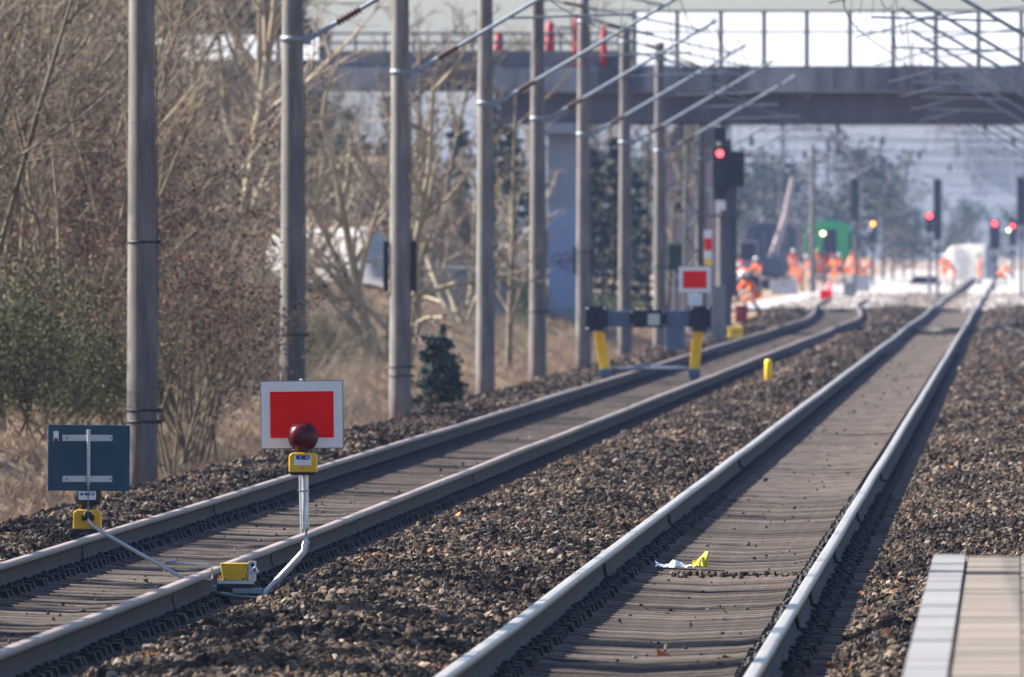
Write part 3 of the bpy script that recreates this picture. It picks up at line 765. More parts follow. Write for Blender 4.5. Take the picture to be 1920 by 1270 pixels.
s2 = thing("stop_board", "slate grey back of a stop board on a slanting rod, black lamp beneath", "sign", L1(345, 1085))
o0 = s2.location.copy()
b = MB(); b.tube([loc(345, 1088), loc(332, 1079), loc(250, 1033), loc(186, 996), loc(170, 986), loc(164.5, 979), loc(163.5, 965), loc(164, 900), loc(164.5, 806)], .0125, 10); rod = b.build("bent_rod", M['galv'], s2)
b = MB(); b.lathe([(.018, -.012), (.03, -.008), (.03, .008), (.018, .012)], 10, 0, Matrix.Translation(loc(163.5, 968)) @ Matrix.Rotation(PI / 2, 4, 'X')); b.box(loc(163.5, 972, .02), (.08, .03, .035)); b.build("rod_clamp", M['black'], rod)
Mb = Matrix.Translation(loc(165, 859.5, .035)) @ Matrix.Rotation(R(.4), 4, 'Y') @ Matrix.Rotation(R(-3), 4, 'Z')
b = MB(); b.box((0, 0, 0), (.530, .012, .424)); bd = b.build("board", M['slate'], s2, bevel=.003, M=Mb)
for yy in (822, 899):
    b = MB(); c = loc(165, yy, .024); b.box(c, (.340, .006, .041)); stp = b.build("mounting_strip", M['alu'], bd, bevel=.002)
    b = MB()
    for q_ in (-.14, .14): b.lathe([(.006, 0), (.006, .005), (.003, .007)], 8, 0, Matrix.Translation(c + Vector((q_, -.003, 0))) @ Matrix.Rotation(PI / 2, 4, 'X'))
    b.build("rivet", M['mastgrey'], stp)
b = MB(); b.box(loc(223.5, 807, .024), (.096, .002, .045)); lb = b.build("sticker", M['white'], bd)
b = MB()
for yy, w in ((803, .07), (807, .085), (811, .06)): b.box(loc(223.5, yy, .0225), (w, .001, .005))
b.build("sticker_lettering", M['greyprint'], lb)
b = MB(); b.box(loc(103.5, 818.5, .024), (.033, .002, .064)); lb = b.build("sticker", M['white'], bd)
b = MB(); b.box(loc(103.5, 826, .0225), (.024, .001, .022)); b.build("sticker_print", M['black'], lb)
b = MB(); c = loc(103.5, 824, .0215); b.add([c + Vector((-.009, 0, .008)), c + Vector((.009, 0, .008)), c + Vector((0, 0, -.009))], [(0, 2, 1)]); b.build("sticker_mark", M['red'], lb)
case, ln = lamp_parts(s2, loc(162.5, 993, .10), False, True)
b = MB(); b.box(loc(162, 930, .035), (.112, .003, .056)); stk = b.build("sticker", M['white'], ln)
c = loc(162, 927.5, .033); b = MB(); b.box(c, (.09, .001, .016)); b.build("sticker_print", M['blue'], stk)
b = MB(); b.box(c + Vector((-.02, -.001, 0)), (.012, .001, .008)); b.box(c + Vector((.025, -.001, 0)), (.018, .001, .008)); b.build("sticker_lettering", M['white'], stk)

s3 = thing("track_detector", "small yellow box on a black foot beside the bent pipe's lower end", "trackside device", L1(441, 1106))
o0 = s3.location.copy()
b = MB(); b.box(loc(441, 1102), (.236, .11, .042)); b.build("magnet_foot", M['black'], s3, bevel=.004)
b = MB(); b.box(loc(441, 1092), (.232, .105, .028)); b.build("clamp_plate", M['galv'], s3, bevel=.003)
b = MB(); b.box(loc(438.5, 1073, -.01), (.145, .10, .112), top=(1.22, 1.0)); cs_ = b.build("yellow_case", M['yellow'], s3, bevel=.006)
b = MB(); c = loc(438.5, 1073, -.01)
for x, z in ((-.075, .045), (.075, .045), (-.062, -.045), (.062, -.045)): b.lathe([(.006, 0), (.006, .004), (.002, .006)], 8, 0, Matrix.Translation(c + Vector((x, -.052, z))) @ Matrix.Rotation(PI / 2, 4, 'X'))
b.build("case_screw", M['black'], cs_)
b = MB(); b.box(loc(472, 1072, .0), (.05, .06, .13)); b.box(loc(476, 1066, 0), (.026, .06, .075), M=Matrix.Rotation(R(-28), 3, 'Y')); b.tube([loc(462, 1076, -.06), loc(470, 1070, -.06), loc(478, 1064, -.05)], .007, 6); b.build("side_bracket", M['galv'], s3, bevel=.003)
b = MB(); b.tube([loc(409, 1091, -.03), loc(411, 1080, -.03)], .008, 6); b.tube([loc(466, 1090, -.05), loc(466, 1079, -.05)], .014, 8); b.build("clamp_bolt", M['brass'], s3)
s4 = thing("rail_clamp", "thin galvanised clamp bar hooked over the near rail beside the yellow device", "clamp", L1(352, 1058))
o0 = s4.location.copy()
b = MB(); b.tube([loc(322, 1056), loc(345, 1057), loc(385, 1059), loc(394, 1061), loc(397, 1068), loc(397, 1084), loc(394, 1088), loc(381, 1088)], .0075, 8); b.build("clamp_rod", M['galv'], s4)
b = MB(); b.box(loc(318, 1056), (.07, .03, .03)); b.tube([loc(329, 1053), loc(329, 1048)], .006, 6); b.build("clamp_lever", M['galvblue'], s4, bevel=.006)

# ------------------------------------------------------------------ buffer stop
BDp = 266.0; bf = F / BDp
bp_ = P(1219, 696, BDp); bp_.z = 0
bst = thing("buffer_stop", "buffer stop with yellow legs, blue grey beam and black square buffers on the closed track", "buffer stop", bp_)
def lb_(px, py, dy=0): return P(px, py, BDp + dy) - bp_
b = MB(); b.box(lb_(1218, 598), (1.94 + .02, .16, (614 - 583) / bf)); b.build("beam", M['bluesteel'], bst, bevel=.01)
for px in (1118.5, 1313.5):
    b = MB(); c = lb_(px, 598, -.16); b.box(c, (.375, .14, .425)); pd = b.build("buffer", M['navy'], bst, bevel=.015)
    b = MB()
    for q_ in (-1, 1):
        for w_ in (-1, 1): b.lathe([(.018, 0), (.018, .01), (.01, .016)], 10, 0, Matrix.Translation(c + Vector((q_ * .145, -.07, w_ * .17))) @ Matrix.Rotation(PI / 2, 4, 'X'))
    b.build("buffer_bolt", M['galv'], pd)
b = MB(); c = lb_(1215, 598, -.12); b.box(c, (.63, .08, .295)); pd = b.build("centre_plate", M['navy'], bst, bevel=.012)
b = MB(); b.box(c + Vector((.10, -.043, -.01)), (.20, .006, .19)); b.build("reflector", M['galv'], pd)
b = MB()
for q_ in (-1, 1):
    for w_ in (-1, 1): b.lathe([(.016, 0), (.016, .01), (.008, .014)], 10, 0, Matrix.Translation(c + Vector((q_ * .27, -.04, w_ * .11))) @ Matrix.Rotation(PI / 2, 4, 'X'))
b.build("plate_bolt", M['galv'], pd)
for px0, px1 in ((1123, 1135), (1309, 1302)):
    b = MB(); a = lb_(px0, 622, -.02); e = lb_(px1, 694, .35)
    dv = (e - a); L = dv.length; Mr = dv.to_track_quat('Z', 'X').to_matrix()
    n0 = len(b.v); b.box((0, 0, 0), (.17, .10, L)); mm = Matrix.Translation((a + e) / 2) @ Matrix.Rotation(math.atan2(dv.x, dv.z), 4, 'Y') @ Matrix.Rotation(-math.atan2(dv.y, -dv.z), 4, 'X')
    xa = .085; ya = .06
    b = MB(); b.add([a + Vector((-xa, -ya, 0)), a + Vector((xa, -ya, 0)), a + Vector((xa, ya, 0)), a + Vector((-xa, ya, 0)), e + Vector((-xa, -ya, 0)), e + Vector((xa, -ya, 0)), e + Vector((xa, ya, 0)), e + Vector((-xa, ya, 0))],
                    [(0, 1, 2, 3), (7, 6, 5, 4), (0, 4, 5, 1), (1, 5, 6, 2), (2, 6, 7, 3), (3, 7, 4, 0)])
    b.build("leg", M['yellowp'], bst, bevel=.01)
    b = MB(); b.box(lb_(px1, 701, .30), (.20, .5, .16)); b.box(lb_(px1, 712, .30), (.12, .35, .12)); b.build("rail_shoe", M['bluesteel'], bst, bevel=.008)
    b = MB(); b.tube([lb_(px0, 610, .1), lb_(px1, 694, 1.6)], .05, 8); b.build("rear_brace", M['bluesteel'], bst)
b = MB(); b.tube([lb_(1145, 692, .3), lb_(1295, 692, .3)], .028, 8); b.tube([lb_(1175, 690, 1.2), lb_(1285, 690, 1.2)], .03, 8); b.box(lb_(1205, 687, .6), (.30, .3, .07)); b.build("cross_tie", M['galvblue'], bst, bevel=.005)
sg = thing("stop_board", "red and white stop board mounted on the right end of the buffer stop", "sign", P(1303, 573, BDp))
o3 = sg.location.copy(); lc = lambda px, py, dy=0: P(px, py, BDp + dy) - o3
b = MB(); b.box(lc(1303, 524.5), (.555, .012, .445)); bd = b.build("board", M['edge'], sg, bevel=.004)
b = MB(); b.box(lc(1303, 524.5, -.008), (.545, .003, .435)); b.build("white_face", M['white'], bd)
b = MB(); b.box(lc(1303, 524.5, -.011), (.405, .003, .295)); b.build("red_field", M['red'], bd)
b = MB(); b.box(lc(1304, 562, .02), (.24, .04, .20)); b.box(lc(1304, 540, .03), (.06, .03, .44)); b.build("post_plate", M['white'], sg, bevel=.005)

# yellow post between the tracks
yp = P(1441, 727, F / 120.0)
t = thing("marker_post", "short yellow post standing in the ballast between the two tracks", "post", (yp.x, yp.y, float(ballast_z(yp.x, yp.y)) - .05))
b = MB(); b.lathe([(.055, 0), (.055, .42), (.045, .45), (.02, .46)], 14); b.build("post_body", M['yellowp'], t)
b = MB(); b.lathe([(.062, .0), (.062, .06), (.056, .07)], 14); b.build("post_collar", M['mastgrey'], t)

pc = []
for px, py, dz in ((1610, 620, .0), (1660, 617, .02), (1720, 616, 0), (1765, 617, -.06), (1800, 617, -.06), (1834, 616, -.03), (1860, 617, 0), (1885, 621, .02), (1905, 628, .02), (1925, 640, 0), (1950, 652, 0)):
    d = 2.22 * F / (py - HY); x = (px - VX) * d / F; pc.append((x, d, float(ballast_z(x, d)) + .06 + (.0 if dz >= 0 else .02)))
b = MB(); b.tube(pc, .07, 8); o = b.build("hose", M['black']); tag(o, "thick black hose laid across the shiny track beneath the bridge shadow", "hose")
# ------------------------------------------------------------------ litter and leaves
lp = P(1285, 1062, 113.0); lp.z = -0.205
t = thing("litter", "crumpled white and yellow wrapper lying between the shiny rails", "litter", lp)
def crumple(x0, x1, h, seed, n=14, m=5):
    rg = random.Random(seed); vs = []; fs = []
    for i in range(n):
        for j in range(m):
            u = i / (n - 1); w = j / (m - 1)
            vs.append((x0 + (x1 - x0) * u + rg.uniform(-.012, .012), -.05 + .1 * w + rg.uniform(-.012, .012), max(0.003, h(u) * (math.sin(PI * w) * .9 + .1) + rg.uniform(-.012, .016))))
    for i in range(n - 1):
        for j in range(m - 1): fs.append((i * m + j, (i + 1) * m + j, (i + 1) * m + j + 1, i * m + j + 1))
    return MB().add(vs, fs)
crumple(-.21, .07, lambda u: .075 * (.5 + .5 * math.sin(3 + 9 * u)) * (1.1 - u) + .01, 3).build("white_film", M['film'], t)
crumple(.05, .165, lambda u: .03 + .085 * u, 8, 9, 5).build("yellow_film", M['filmy'], t)
for i, (px, py, d) in enumerate([(1632, 1060, 111), (1612, 1090, 104.5), (1242, 1224, 89.3), (1890, 905, 150), (985, 1028, 120), (858, 985, 128), (1365, 1240, 88)]):
    p = P(px, py, d); p.z = float(ballast_z(p.x, p.y)) + (.05 if ballast_z(p.x, p.y) > -.22 else .035); rg = random.Random(i)
    b = MB(); vs = []; n = 9
    for k in range(n):
        a = 2 * PI * k / n; r = (.03 if k % 2 else .042); vs.append((r * math.cos(a) * 1.2, r * math.sin(a), .012 * math.sin(2 * a + i)))
    vs.append((0, 0, .014)); b.add(vs, [(k, (k + 1) % n, n) for k in range(n)])
    b.tube([(.045, 0, .004), (.085, .01, .012)], .002, 4)
    o = b.build("fallen_leaf", M['leaf'], None); o.location = p; o.rotation_euler = (rg.uniform(.3, .8), rg.uniform(-.4, .4), rg.uniform(0, 6))
    tag(o, "dry orange leaf lying on the track bed", "leaf", "fallen leaves on the track bed")

# ------------------------------------------------------------------ trackside things in the middle distance
SD = F / 77.0
def groundfix(px, d, z=None):
    x = (px - VX) * d / F
    return Vector((x, d, float(ground_z(x, d)) if z is None else z))
gp = groundfix(1362, SD)
sig = thing("railway_signal", "tall dark colour light signal showing red, under the bridge edge beside the stop board", "signal", gp)
ls = lambda px, py, dy=0: P(px, py, SD + dy) - gp
b = MB(); b.box((0, .1, (ls(0, 262).z) / 2), (.26, .2, ls(0, 262).z)); b.box(ls(1376, 440, .12), (.16, .12, 3.0)); b.build("signal_mast", M['mastgrey'], sig, bevel=.01)
b = MB(); b.box(ls(1352, 312, -.15), (.42, .16, 1.0)); b.box(ls(1380, 318, -.1), (.42, .1, .85)); hd = b.build("signal_head", M['signaldark'], sig, bevel=.03)
b = MB(); b.lathe([(.085, 0), (.08, .02), (.02, .035)], 18, 0, Matrix.Translation(ls(1350, 288, -.23)) @ Matrix.Rotation(PI / 2, 4, 'X')); b.build("red_light", M['redlamp'], hd)
b = MB()
for yy in (288, 306, 324, 338): b.tube([ls(1350, yy - 6, -.23), ls(1350, yy - 7, -.38)], .10, 10)
b = MB()
for yy in (306, 324): b.lathe([(.07, 0), (.07, .02)], 14, 0, Matrix.Translation(ls(1350, yy, -.23)) @ Matrix.Rotation(PI / 2, 4, 'X'))
b.build("dark_lens", M['black'], hd)
b = MB(); b.box(ls(1350, 252, -.05), (.30, .2, .36)); b.box(ls(1350, 362, -.12), (.32, .2, .34)); b.build("indicator_box", M['signaldark'], sig, bevel=.02)
b = MB(); b.box(ls(1352, 384, -.2), (.22, .02, .26)); b.build("white_plate", M['white'], sig, bevel=.005)
b = MB(); b.box(ls(1356, 405, -.1), (.9, .5, .06)); b.tube([ls(1325, 404, -.3), ls(1325, 350, -.3)], .015, 5); b.tube([ls(1389, 404, -.3), ls(1389, 350, -.3)], .015, 5); b.tube([ls(1325, 375, -.3), ls(1389, 375, -.3)], .012, 5); b.build("service_platform", M['mastgrey'], sig)
b = MB()
for k in range(14): b.tube([ls(1364, 610 - k * 14, -.05), ls(1380, 610 - k * 14, -.05)], .012, 4)
b.build("ladder", M['mastgrey'], sig)

def cabinet(name, label, px, w, py0, py1, d, m, dp=.5):
    p = groundfix(px, d); h = P(px, py0, d).z - p.z
    t = thing(name, label, "cabinet", p)
    b = MB(); b.box((0, 0, h / 2), (w, dp, h)); bd_ = b.build("cabinet_body", m, t, bevel=.02)
    b = MB(); b.box((0, -.0, h + .02), (w + .06, dp + .06, .04)); b.build("cabinet_roof", m, t)
    b = MB(); b.box((-w / 4, -dp / 2 - .01, h * .5), (w / 2 - .02, .02, h * .86)); b.box((w / 4, -dp / 2 - .01, h * .5), (w / 2 - .02, .02, h * .86)); dr = b.build("cabinet_door", m, t)
    b = MB(); b.box((.03, -dp / 2 - .03, h * .5), (.02, .03, .12)); b.build("handle", M['mastgrey'], dr)
    return t
cabinet("relay_cabinet", "pale grey cabinet at the foot of the red signal mast", 1346, .34, 540, 620, SD - 14, M['greycab'], .4)
cabinet("relay_cabinet", "low blue grey cabinet behind the buffer stop legs", 1266, .42, 612, 660, 330, M['bluesteel'], .4)
t = thing("equipment_box", "dark green box hung on a post beside the eighth mast", "equipment box", groundfix(1266, 372))
zz = P(0, 482, 372).z - t.location.z
b = MB(); b.box((0, -.1, zz), (.34, .2, .62)); b.build("box_body", M['cabinet'], t, bevel=.02)
b = MB(); b.tube([(0, .03, 0), (0, .03, zz + .4)], .04, 8); b.build("post", M['mastgrey'], t)
t = thing("track_sign", "narrow white red white plate with yellow foot on a thin post near the signal", "sign", groundfix(1328, 350))
pz = lambda py: P(0, py, 350).z - t.location.z
sc_ = 350 / F
b = MB(); b.tube([(0, 0, 0), (0, 0, pz(436))], .03, 8); b.build("post", M['mastgrey'], t)
b = MB(); b.box((0, -.04, (pz(432) + pz(486)) / 2), (.17, .02, pz(432) - pz(486))); pb = b.build("plate", M['white'], t, bevel=.004)
b = MB(); b.box((0, -.054, (pz(447) + pz(470)) / 2), (.165, .008, pz(447) - pz(470))); b.build("red_band", M['red'], pb)
b = MB(); b.box((0, -.054, (pz(487) + pz(497)) / 2), (.17, .02, pz(487) - pz(497))); b.build("yellow_band", M['yellowp'], pb)
# lattice mast, left of the signal
t = thing("lattice_mast", "tall greenish lattice mast in front of the pinkish building, left of the signal", "mast", groundfix(1297, 430))
b = MB(); h = 8.5
for q_ in (-1, 1):
    for w_ in (-1, 1): b.tube([(q_ * .2, w_ * .2, 0), (q_ * .12, w_ * .12, h)], .03, 4)
for k in range(16):
    z0 = k * .53; r = .2 - .08 * z0 / h; q_ = 1 if k % 2 else -1
    b.tube([(q_ * r, -r, z0), (-q_ * r, -r, z0 + .53)], .02, 4); b.tube([(q_ * r, r, z0), (-q_ * r, r, z0 + .53)], .02, 4); b.tube([(r, q_ * r, z0), (r, -q_ * r, z0 + .53)], .02, 4); b.tube([(-r, q_ * r, z0), (-r, -q_ * r, z0 + .53)], .02, 4)
b.build("lattice_frame", mat("greenish steel", (.16, .19, .16), None, 3.0, .7), t)
b = MB(); b.box((0, 0, .2), (.7, .7, .5)); b.build("foundation", M['bridge'], t)
# pinkish house
hd_ = 560.0; p = groundfix(1300, hd_); sH = F / hd_
t = thing("house", "pinkish rendered building seen under the bridge behind the lattice mast", "house", p)
w = 100 / sH; b = MB(); b.box((0, 3, 2.9), (w, 6, 6.6)); b.build("wall", M['house'], t)
b = MB(); b.prism([(-w / 2 - .3, 6.2), (w / 2 + .3, 6.2), (0, 7.6)], -.3, 6.3); b.build("roof", M['roof'], t)
for x in (-.55, .35):
    for z in (1.6, 4.2):
        b = MB(); b.box((x, -.02, z), (.5, .08, 1.0)); wn = b.build("window", M['white'], t)
        b = MB(); b.box((x, -.065, z), (.42, .02, .9)); b.build("pane", M['window'], wn)

# ------------------------------------------------------------------ far station area : locomotive, train, wagons, signals
LD = 983.0; lsn = F / LD
lp = P(1556, 527, LD); lp.z = -.05
lo = thing("locomotive", "green locomotive with dark windscreens and lit headlamps standing at the work site", "locomotive", lp)
b = MB(); b.prism([(-1.45, .9), (1.45, .9), (1.5, 1.4), (1.5, 2.9), (1.2, 3.5), (.5, 3.75), (-.5, 3.75), (-1.2, 3.5), (-1.5, 2.9), (-1.5, 1.4)], 0, 14); bo = b.build("body", M['green'], lo, bevel=.06)
b = MB(); b.box((-.0, -.02, 2.45), (.85, .06, 1.5)); b.box((0, -.03, 1.35), (1.3, .08, .9)); b.box((-1.32, -.02, 2.2), (.22, .06, 1.7)); b.box((1.32, -.02, 2.2), (.22, .06, 1.7)); b.build("windscreen", M['window'], bo)
b = MB(); b.prism([(-1.3, 3.45), (1.3, 3.45), (.6, 3.85), (-.6, 3.85)], .2, 13.6); b.build("roof", M['mastgrey'], lo)
b = MB(); b.box((0, .2, .72), (2.7, .5, .4)); b.build("buffer_beam", M['mastgrey'], lo)
for q_ in (-.87, .87):
    b = MB(); b.lathe([(.12, 0), (.12, .35), (.22, .36), (.22, .42)], 14, 0, Matrix.Translation((q_, 0, .75)) @ Matrix.Rotation(PI / 2, 4, 'X')); b.build("buffer", M['black'], lo)
for x, z, m in ((-.42, 2.98, 'warmlamp'), (-1.1, 1.05, 'warmlamp'), (1.1, 1.05, 'white')):
    b = MB(); b.lathe([(.13, 0), (.11, .05), (.03, .07)], 14, 0, Matrix.Translation((x, -.07, z)) @ Matrix.Rotation(PI / 2, 4, 'X')); b.build("headlamp", M[m], lo)
for yy in (2, 5, 9, 12):
    b = MB()
    for q_ in (-.75, .75): b.lathe([(.45, -.06), (.45, .06)], 18, 0, Matrix.Translation((q_, yy, .45)) @ Matrix.Rotation(PI / 2, 4, 'Y'))
    b.build("wheelset", M['iron'], lo)
# dark freight wagon left of the locomotive
wp = P(1445, 533, 930.0); wp.z = -.1
t = thing("freight_wagon", "dark box wagon standing left of the green locomotive", "wagon", wp)
M['wagon'] = mat("dark wagon paint", (.035, .05, .085), (.025, .035, .06), 1.0, .7)
b = MB(); b.prism([(-1.45, .9), (1.45, .9), (1.45, 3.2), (.9, 3.6), (-.9, 3.6), (-1.45, 3.2)], 0, 12); b.build("wagon_body", M['wagon'], t, bevel=.04)
b = MB()
for x in (-1.1, -.4, .4, 1.1): b.box((x, -.04, 2.0), (.10, .08, 2.2))
b.build("end_rib", M['mastgrey'], t)
for q_ in (-.87, .87):
    b = MB(); b.lathe([(.1, 0), (.1, .35), (.2, .36), (.2, .42)], 12, 0, Matrix.Translation((q_, 0, .9)) @ Matrix.Rotation(PI / 2, 4, 'X')); b.build("buffer", M['black'], t)
for yy in (2, 10):
    b = MB()
    for q_ in (-.75, .75): b.lathe([(.45, -.06), (.45, .06)], 16, 0, Matrix.Translation((q_, yy, .43)) @ Matrix.Rotation(PI / 2, 4, 'Y'))
    b.build("wheelset", M['iron'], t)
# excavator with long boom
ep = P(1428, 540, 800.0); ep.z = -.25
t = thing("excavator", "excavator with a long pale boom raised to the right at the work site", "excavator", ep, 0)
le = lambda px, py: P(px, py, 800.0) - ep
b = MB(); b.box((0, 0, .45), (2.3, 3.2, .55)); b.build("track_unit", M['black'], t, bevel=.15)
b = MB(); b.box((.1, .4, 1.3), (2.2, 2.6, 1.0)); up_ = b.build("upper_body", mat("dull blue grey paint", (.12, .15, .2), None, 2, .6), t, bevel=.1)
b = MB(); b.box((-.65, -.5, 1.9), (.95, 1.3, 1.5)); cb = b.build("cab", M['greycab'], t, bevel=.08)
b = MB(); b.box((-.65, -1.16, 2.1), (.8, .04, .9)); b.build("cab_window", M['window'], cb)
b = MB(); b.tube([le(1436, 512), le(1452, 470), le(1472, 410), le(1486, 335)], [.2, .2, .16, .1], 8); b.tube([le(1440, 505), le(1462, 440)], .07, 6); b.build("boom", mat("pale boom paint", (.50, .42, .42), (.4, .33, .33), 1, .6), t)

def far_signal(label, px, py_top, py_lamp, lampmat, d, w=.5, hh=1.1, group=None, mastr=.07, second=None):
    p = groundfix(px, d, -.5); t = thing("railway_signal", label, "signal", p, 0, group)
    f = lambda py: P(px, py, d).z - p.z
    top = f(py_top)
    b = MB(); b.tube([(0, .1, 0), (0, .1, top - .1)], mastr, 8); b.build("signal_mast", M['mastgrey'], t)
    b = MB(); b.box((0, 0, top - hh / 2), (w, .2, hh)); h_ = b.build("signal_head", M['signaldark'], t, bevel=.06)
    if lampmat:
        b = MB(); b.lathe([(.12, 0), (.11, .04), (.03, .06)], 16, 0, Matrix.Translation((0, -.11, f(py_lamp))) @ Matrix.Rotation(PI / 2, 4, 'X')); b.build("signal_light", M[lampmat], h_)
    if second:
        b = MB(); b.lathe([(.10, 0), (.09, .04), (.03, .06)], 16, 0, Matrix.Translation((second[0] * d / F, -.11, f(second[1]))) @ Matrix.Rotation(PI / 2, 4, 'X')); b.build("signal_light", M[second[2]], h_)
    b = MB(); b.box((0, 0, top - hh - .5), (w * .6, .12, .3)); b.build("number_plate", M['mastgrey'], t)
    return t
far_signal("far signal showing pink red beside the tall dark column", 1743, 398, 405, 'redlamp', 760, .4, 1.0)
far_signal("far signal showing red right of the far pale heap", 1865, 412, 420, 'redlamp', 800, .55, 1.5)
far_signal("dim far signal at the right edge of the work site", 1899, 410, 424, 'redlamp', 1050, .55, 1.8, second=(-8, 432, 'warmlamp'))
far_signal("far signal with an amber and a white light right of the locomotive", 1637, 410, 420, 'amberlamp', 900, .5, 1.3, second=(-5, 430, 'white'))
far_signal("tall dark signal column with a small head, beside the pinkish red far signal", 1758, 336, 345, None, 700, .38, 2.7)
far_signal("tall dark signal column at the right picture edge", 1915, 330, 345, None, 700, .40, 2.2)
far_signal("tall dark signal column above the locomotive's right side", 1603, 335, 345, None, 750, .42, 2.0)
# small stop board far down the left track
p = groundfix(1549, 640, -.2); t = thing("stop_board", "small plain red board with a red lamp where the closed track ends", "sign", p)
f = lambda py: P(1549, py, 640).z - p.z
b = MB(); b.box((0, 0, (f(543) + f(562)) / 2), (.5, .02, f(543) - f(562))); b.build("board", M['red'], t, bevel=.004)
b = MB(); b.tube([(0, .03, 0), (0, .03, f(540))], .025, 6); b.tube([(.12, .03, f(560)), (.12, .03, f(538))], .02, 6); b.build("post", M['galv'], t)
b = MB(); b.lathe([(.10, -.05), (.13, 0), (.10, .05)], 14, 0, Matrix.Translation((.14, 0, f(537))) @ Matrix.Rotation(PI / 2, 4, 'X')); b.build("lamp", M['redlamp'], t)

# ------------------------------------------------------------------ people
def person(label, px, py, d, lean=0.0, crouch=0.0, yaw=0.0, arms=(0.2, 0.3), step=0.12, helmet=None, zfix=None):
    base = P(px, py, d)
    if zfix is not None: base.z = zfix
    hipz = .95 - .45 * crouch
    pts = {}; rad = {}; edges = []
    def J(n, co, r, par=None):
        pts[n] = Vector(co); rad[n] = r
        if par: edges.append((par, n))
    J('pelvis', (0, -.06 * crouch - .12 * lean, hipz), .15)
    Rl = Matrix.Rotation(-lean, 3, 'X'); pv = pts['pelvis']
    up = lambda x, y, z: pv + Rl @ Vector((x, y, z))
    J('belly', up(0, 0, .2), .145, 'pelvis'); J('chest', up(0, .01, .40), .165, 'belly'); J('neck', up(0, .01, .55), .06, 'chest')
    hl = Matrix.Rotation(-lean * .5, 3, 'X'); nk = pts['neck']
    J('headl', nk + hl @ Vector((0, .02, .10)), .085, 'neck'); J('head', nk + hl @ Vector((0, .02, .20)), .10, 'headl')
    for sx, nm in ((-1, 'l'), (1, 'r')):
        J('hip' + nm, pv + Vector((sx * .10, 0, -.06)), .10, 'pelvis')
        fy = sx * step
        kz = .50 - .05 * crouch; ky = fy * .5 + .05 + .35 * crouch
        J('knee' + nm, (sx * .12, ky, kz), .068, 'hip' + nm); J('ankle' + nm, (sx * .13, fy - .02, .09), .05, 'knee' + nm); J('toe' + nm, (sx * .14, fy + .15, .045), .045, 'ankle' + nm)
        J('shoulder' + nm, up(sx * .19, 0, .47), .075, 'chest')
        a = arms[0 if sx < 0 else 1]; sh = pts['shoulder' + nm]
        J('elbow' + nm, sh + Vector((sx * .07, .28 * math.sin(a), -.28 * math.cos(a))), .052, 'shoulder' + nm)
        el = pts['elbow' + nm]; a2 = a + .45
        J('wrist' + nm, el + Vector((-sx * .02, .25 * math.sin(a2), -.25 * math.cos(a2))), .036, 'elbow' + nm)
    names = list(pts); me = bpy.data.meshes.new("tmp"); me.from_pydata([pts[n] for n in names], [(names.index(a), names.index(b)) for a, b in edges], [])
    o = bpy.data.objects.new("tmp", me); COL.objects.link(o)
    md = o.modifiers.new("skin", 'SKIN'); sk = me.skin_vertices[0].data
    for i, n in enumerate(names): sk[i].radius = (rad[n], rad[n] * (.8 if n in ('chest', 'belly', 'pelvis') else 1)); sk[i].use_root = (n == 'pelvis')
    ms = o.modifiers.new("sub", 'SUBSURF'); ms.levels = 1; ms.render_levels = 1
    dg = bpy.context.evaluated_depsgraph_get(); ev = o.evaluated_get(dg); m2 = bpy.data.meshes.new_from_object(ev)
    bpy.data.objects.remove(o)
    mb = MB(); nv = [v.co.copy() for v in m2.vertices]
    special = {'head': 1, 'headl': 1, 'neck': 1, 'wristl': 1, 'wristr': 1, 'anklel': 2, 'ankler': 2, 'toel': 2, 'toer': 2}
    for pol in m2.polygons:
        c = sum((nv[i] for i in pol.vertices), Vector()) / len(pol.vertices)
        nn = min(names, key=lambda q_: (pts[q_] - c).length / (rad[q_] + .05)); mi = special.get(nn, 0)
        if mi == 0 and nn in ('belly',) : mi = 3
        if mi == 0 and nn.startswith('knee') and c.z < pts[nn].z - .03: mi = 3
        mb.f.append(list(pol.vertices)); mb.m.append(mi); mb.sm.append(True)
    mb.v = [tuple(v) for v in nv]
    # hands: palm and five fingers, face features
    for nm, sx in (('l', -1), ('r', 1)):
        w = pts['wrist' + nm]; e = pts['elbow' + nm]; dv = (w - e).normalized(); sd = Vector((0, 1, 0)).cross(dv).normalized() if abs(dv.y) < .95 else Vector((1, 0, 0))
        acr = dv.cross(sd).normalized()
        mb.tube([w - dv * .02, w + dv * .03, w + dv * .085], [.030, .036, .034], 8, 1)
        for k, L in enumerate((.060, .072, .066, .052)):
            st_ = w + dv * .08 + acr * (k - 1.5) * .019
            mb.tube([st_, st_ + dv * L * .5 + sd * .006, st_ + dv * L * .85 + sd * .022], [.0095, .009, .007], 6, 1)
        st_ = w + dv * .03 + acr * -.034; mb.tube([st_, st_ + dv * .03 - acr * .02, st_ + dv * .06 - acr * .02], [.012, .011, .008], 6, 1)
    hc = pts['head'] - Vector((0, 0, .05)); fw = hl @ Vector((0, 1, 0)); uu = hl @ Vector((0, 0, 1))
    mb.tube([hc + fw * .095 + uu * .02, hc + fw * .125 - uu * .015], [.012, .016], 6, 1)
    for q_ in (-1, 1):
        mb.lathe([(.004, -.01), (.012, 0), (.004, .01)], 8, 2, Matrix.Translation(hc + fw * .098 + uu * .02 + Vector((q_ * .035, 0, 0))))
        mb.lathe([(.01, -.03), (.022, 0), (.01, .03)], 8, 1, Matrix.Translation(hc + Vector((q_ * .105, 0, 0))))
    mb.box(hc + fw * .095 - uu * .05, (.045, .012, .010), 3)
    ob = mb.build("person", [M['orange'], M['skin'], M['boot'], M['reflect']])
    ob.location = base; ob.rotation_euler = (0, 0, yaw)
    tag(ob, label, "person", "railway workers in orange")
    hm = MB(); mh = Matrix.Translation(pts['head'] + uu * .02) @ hl.to_4x4()
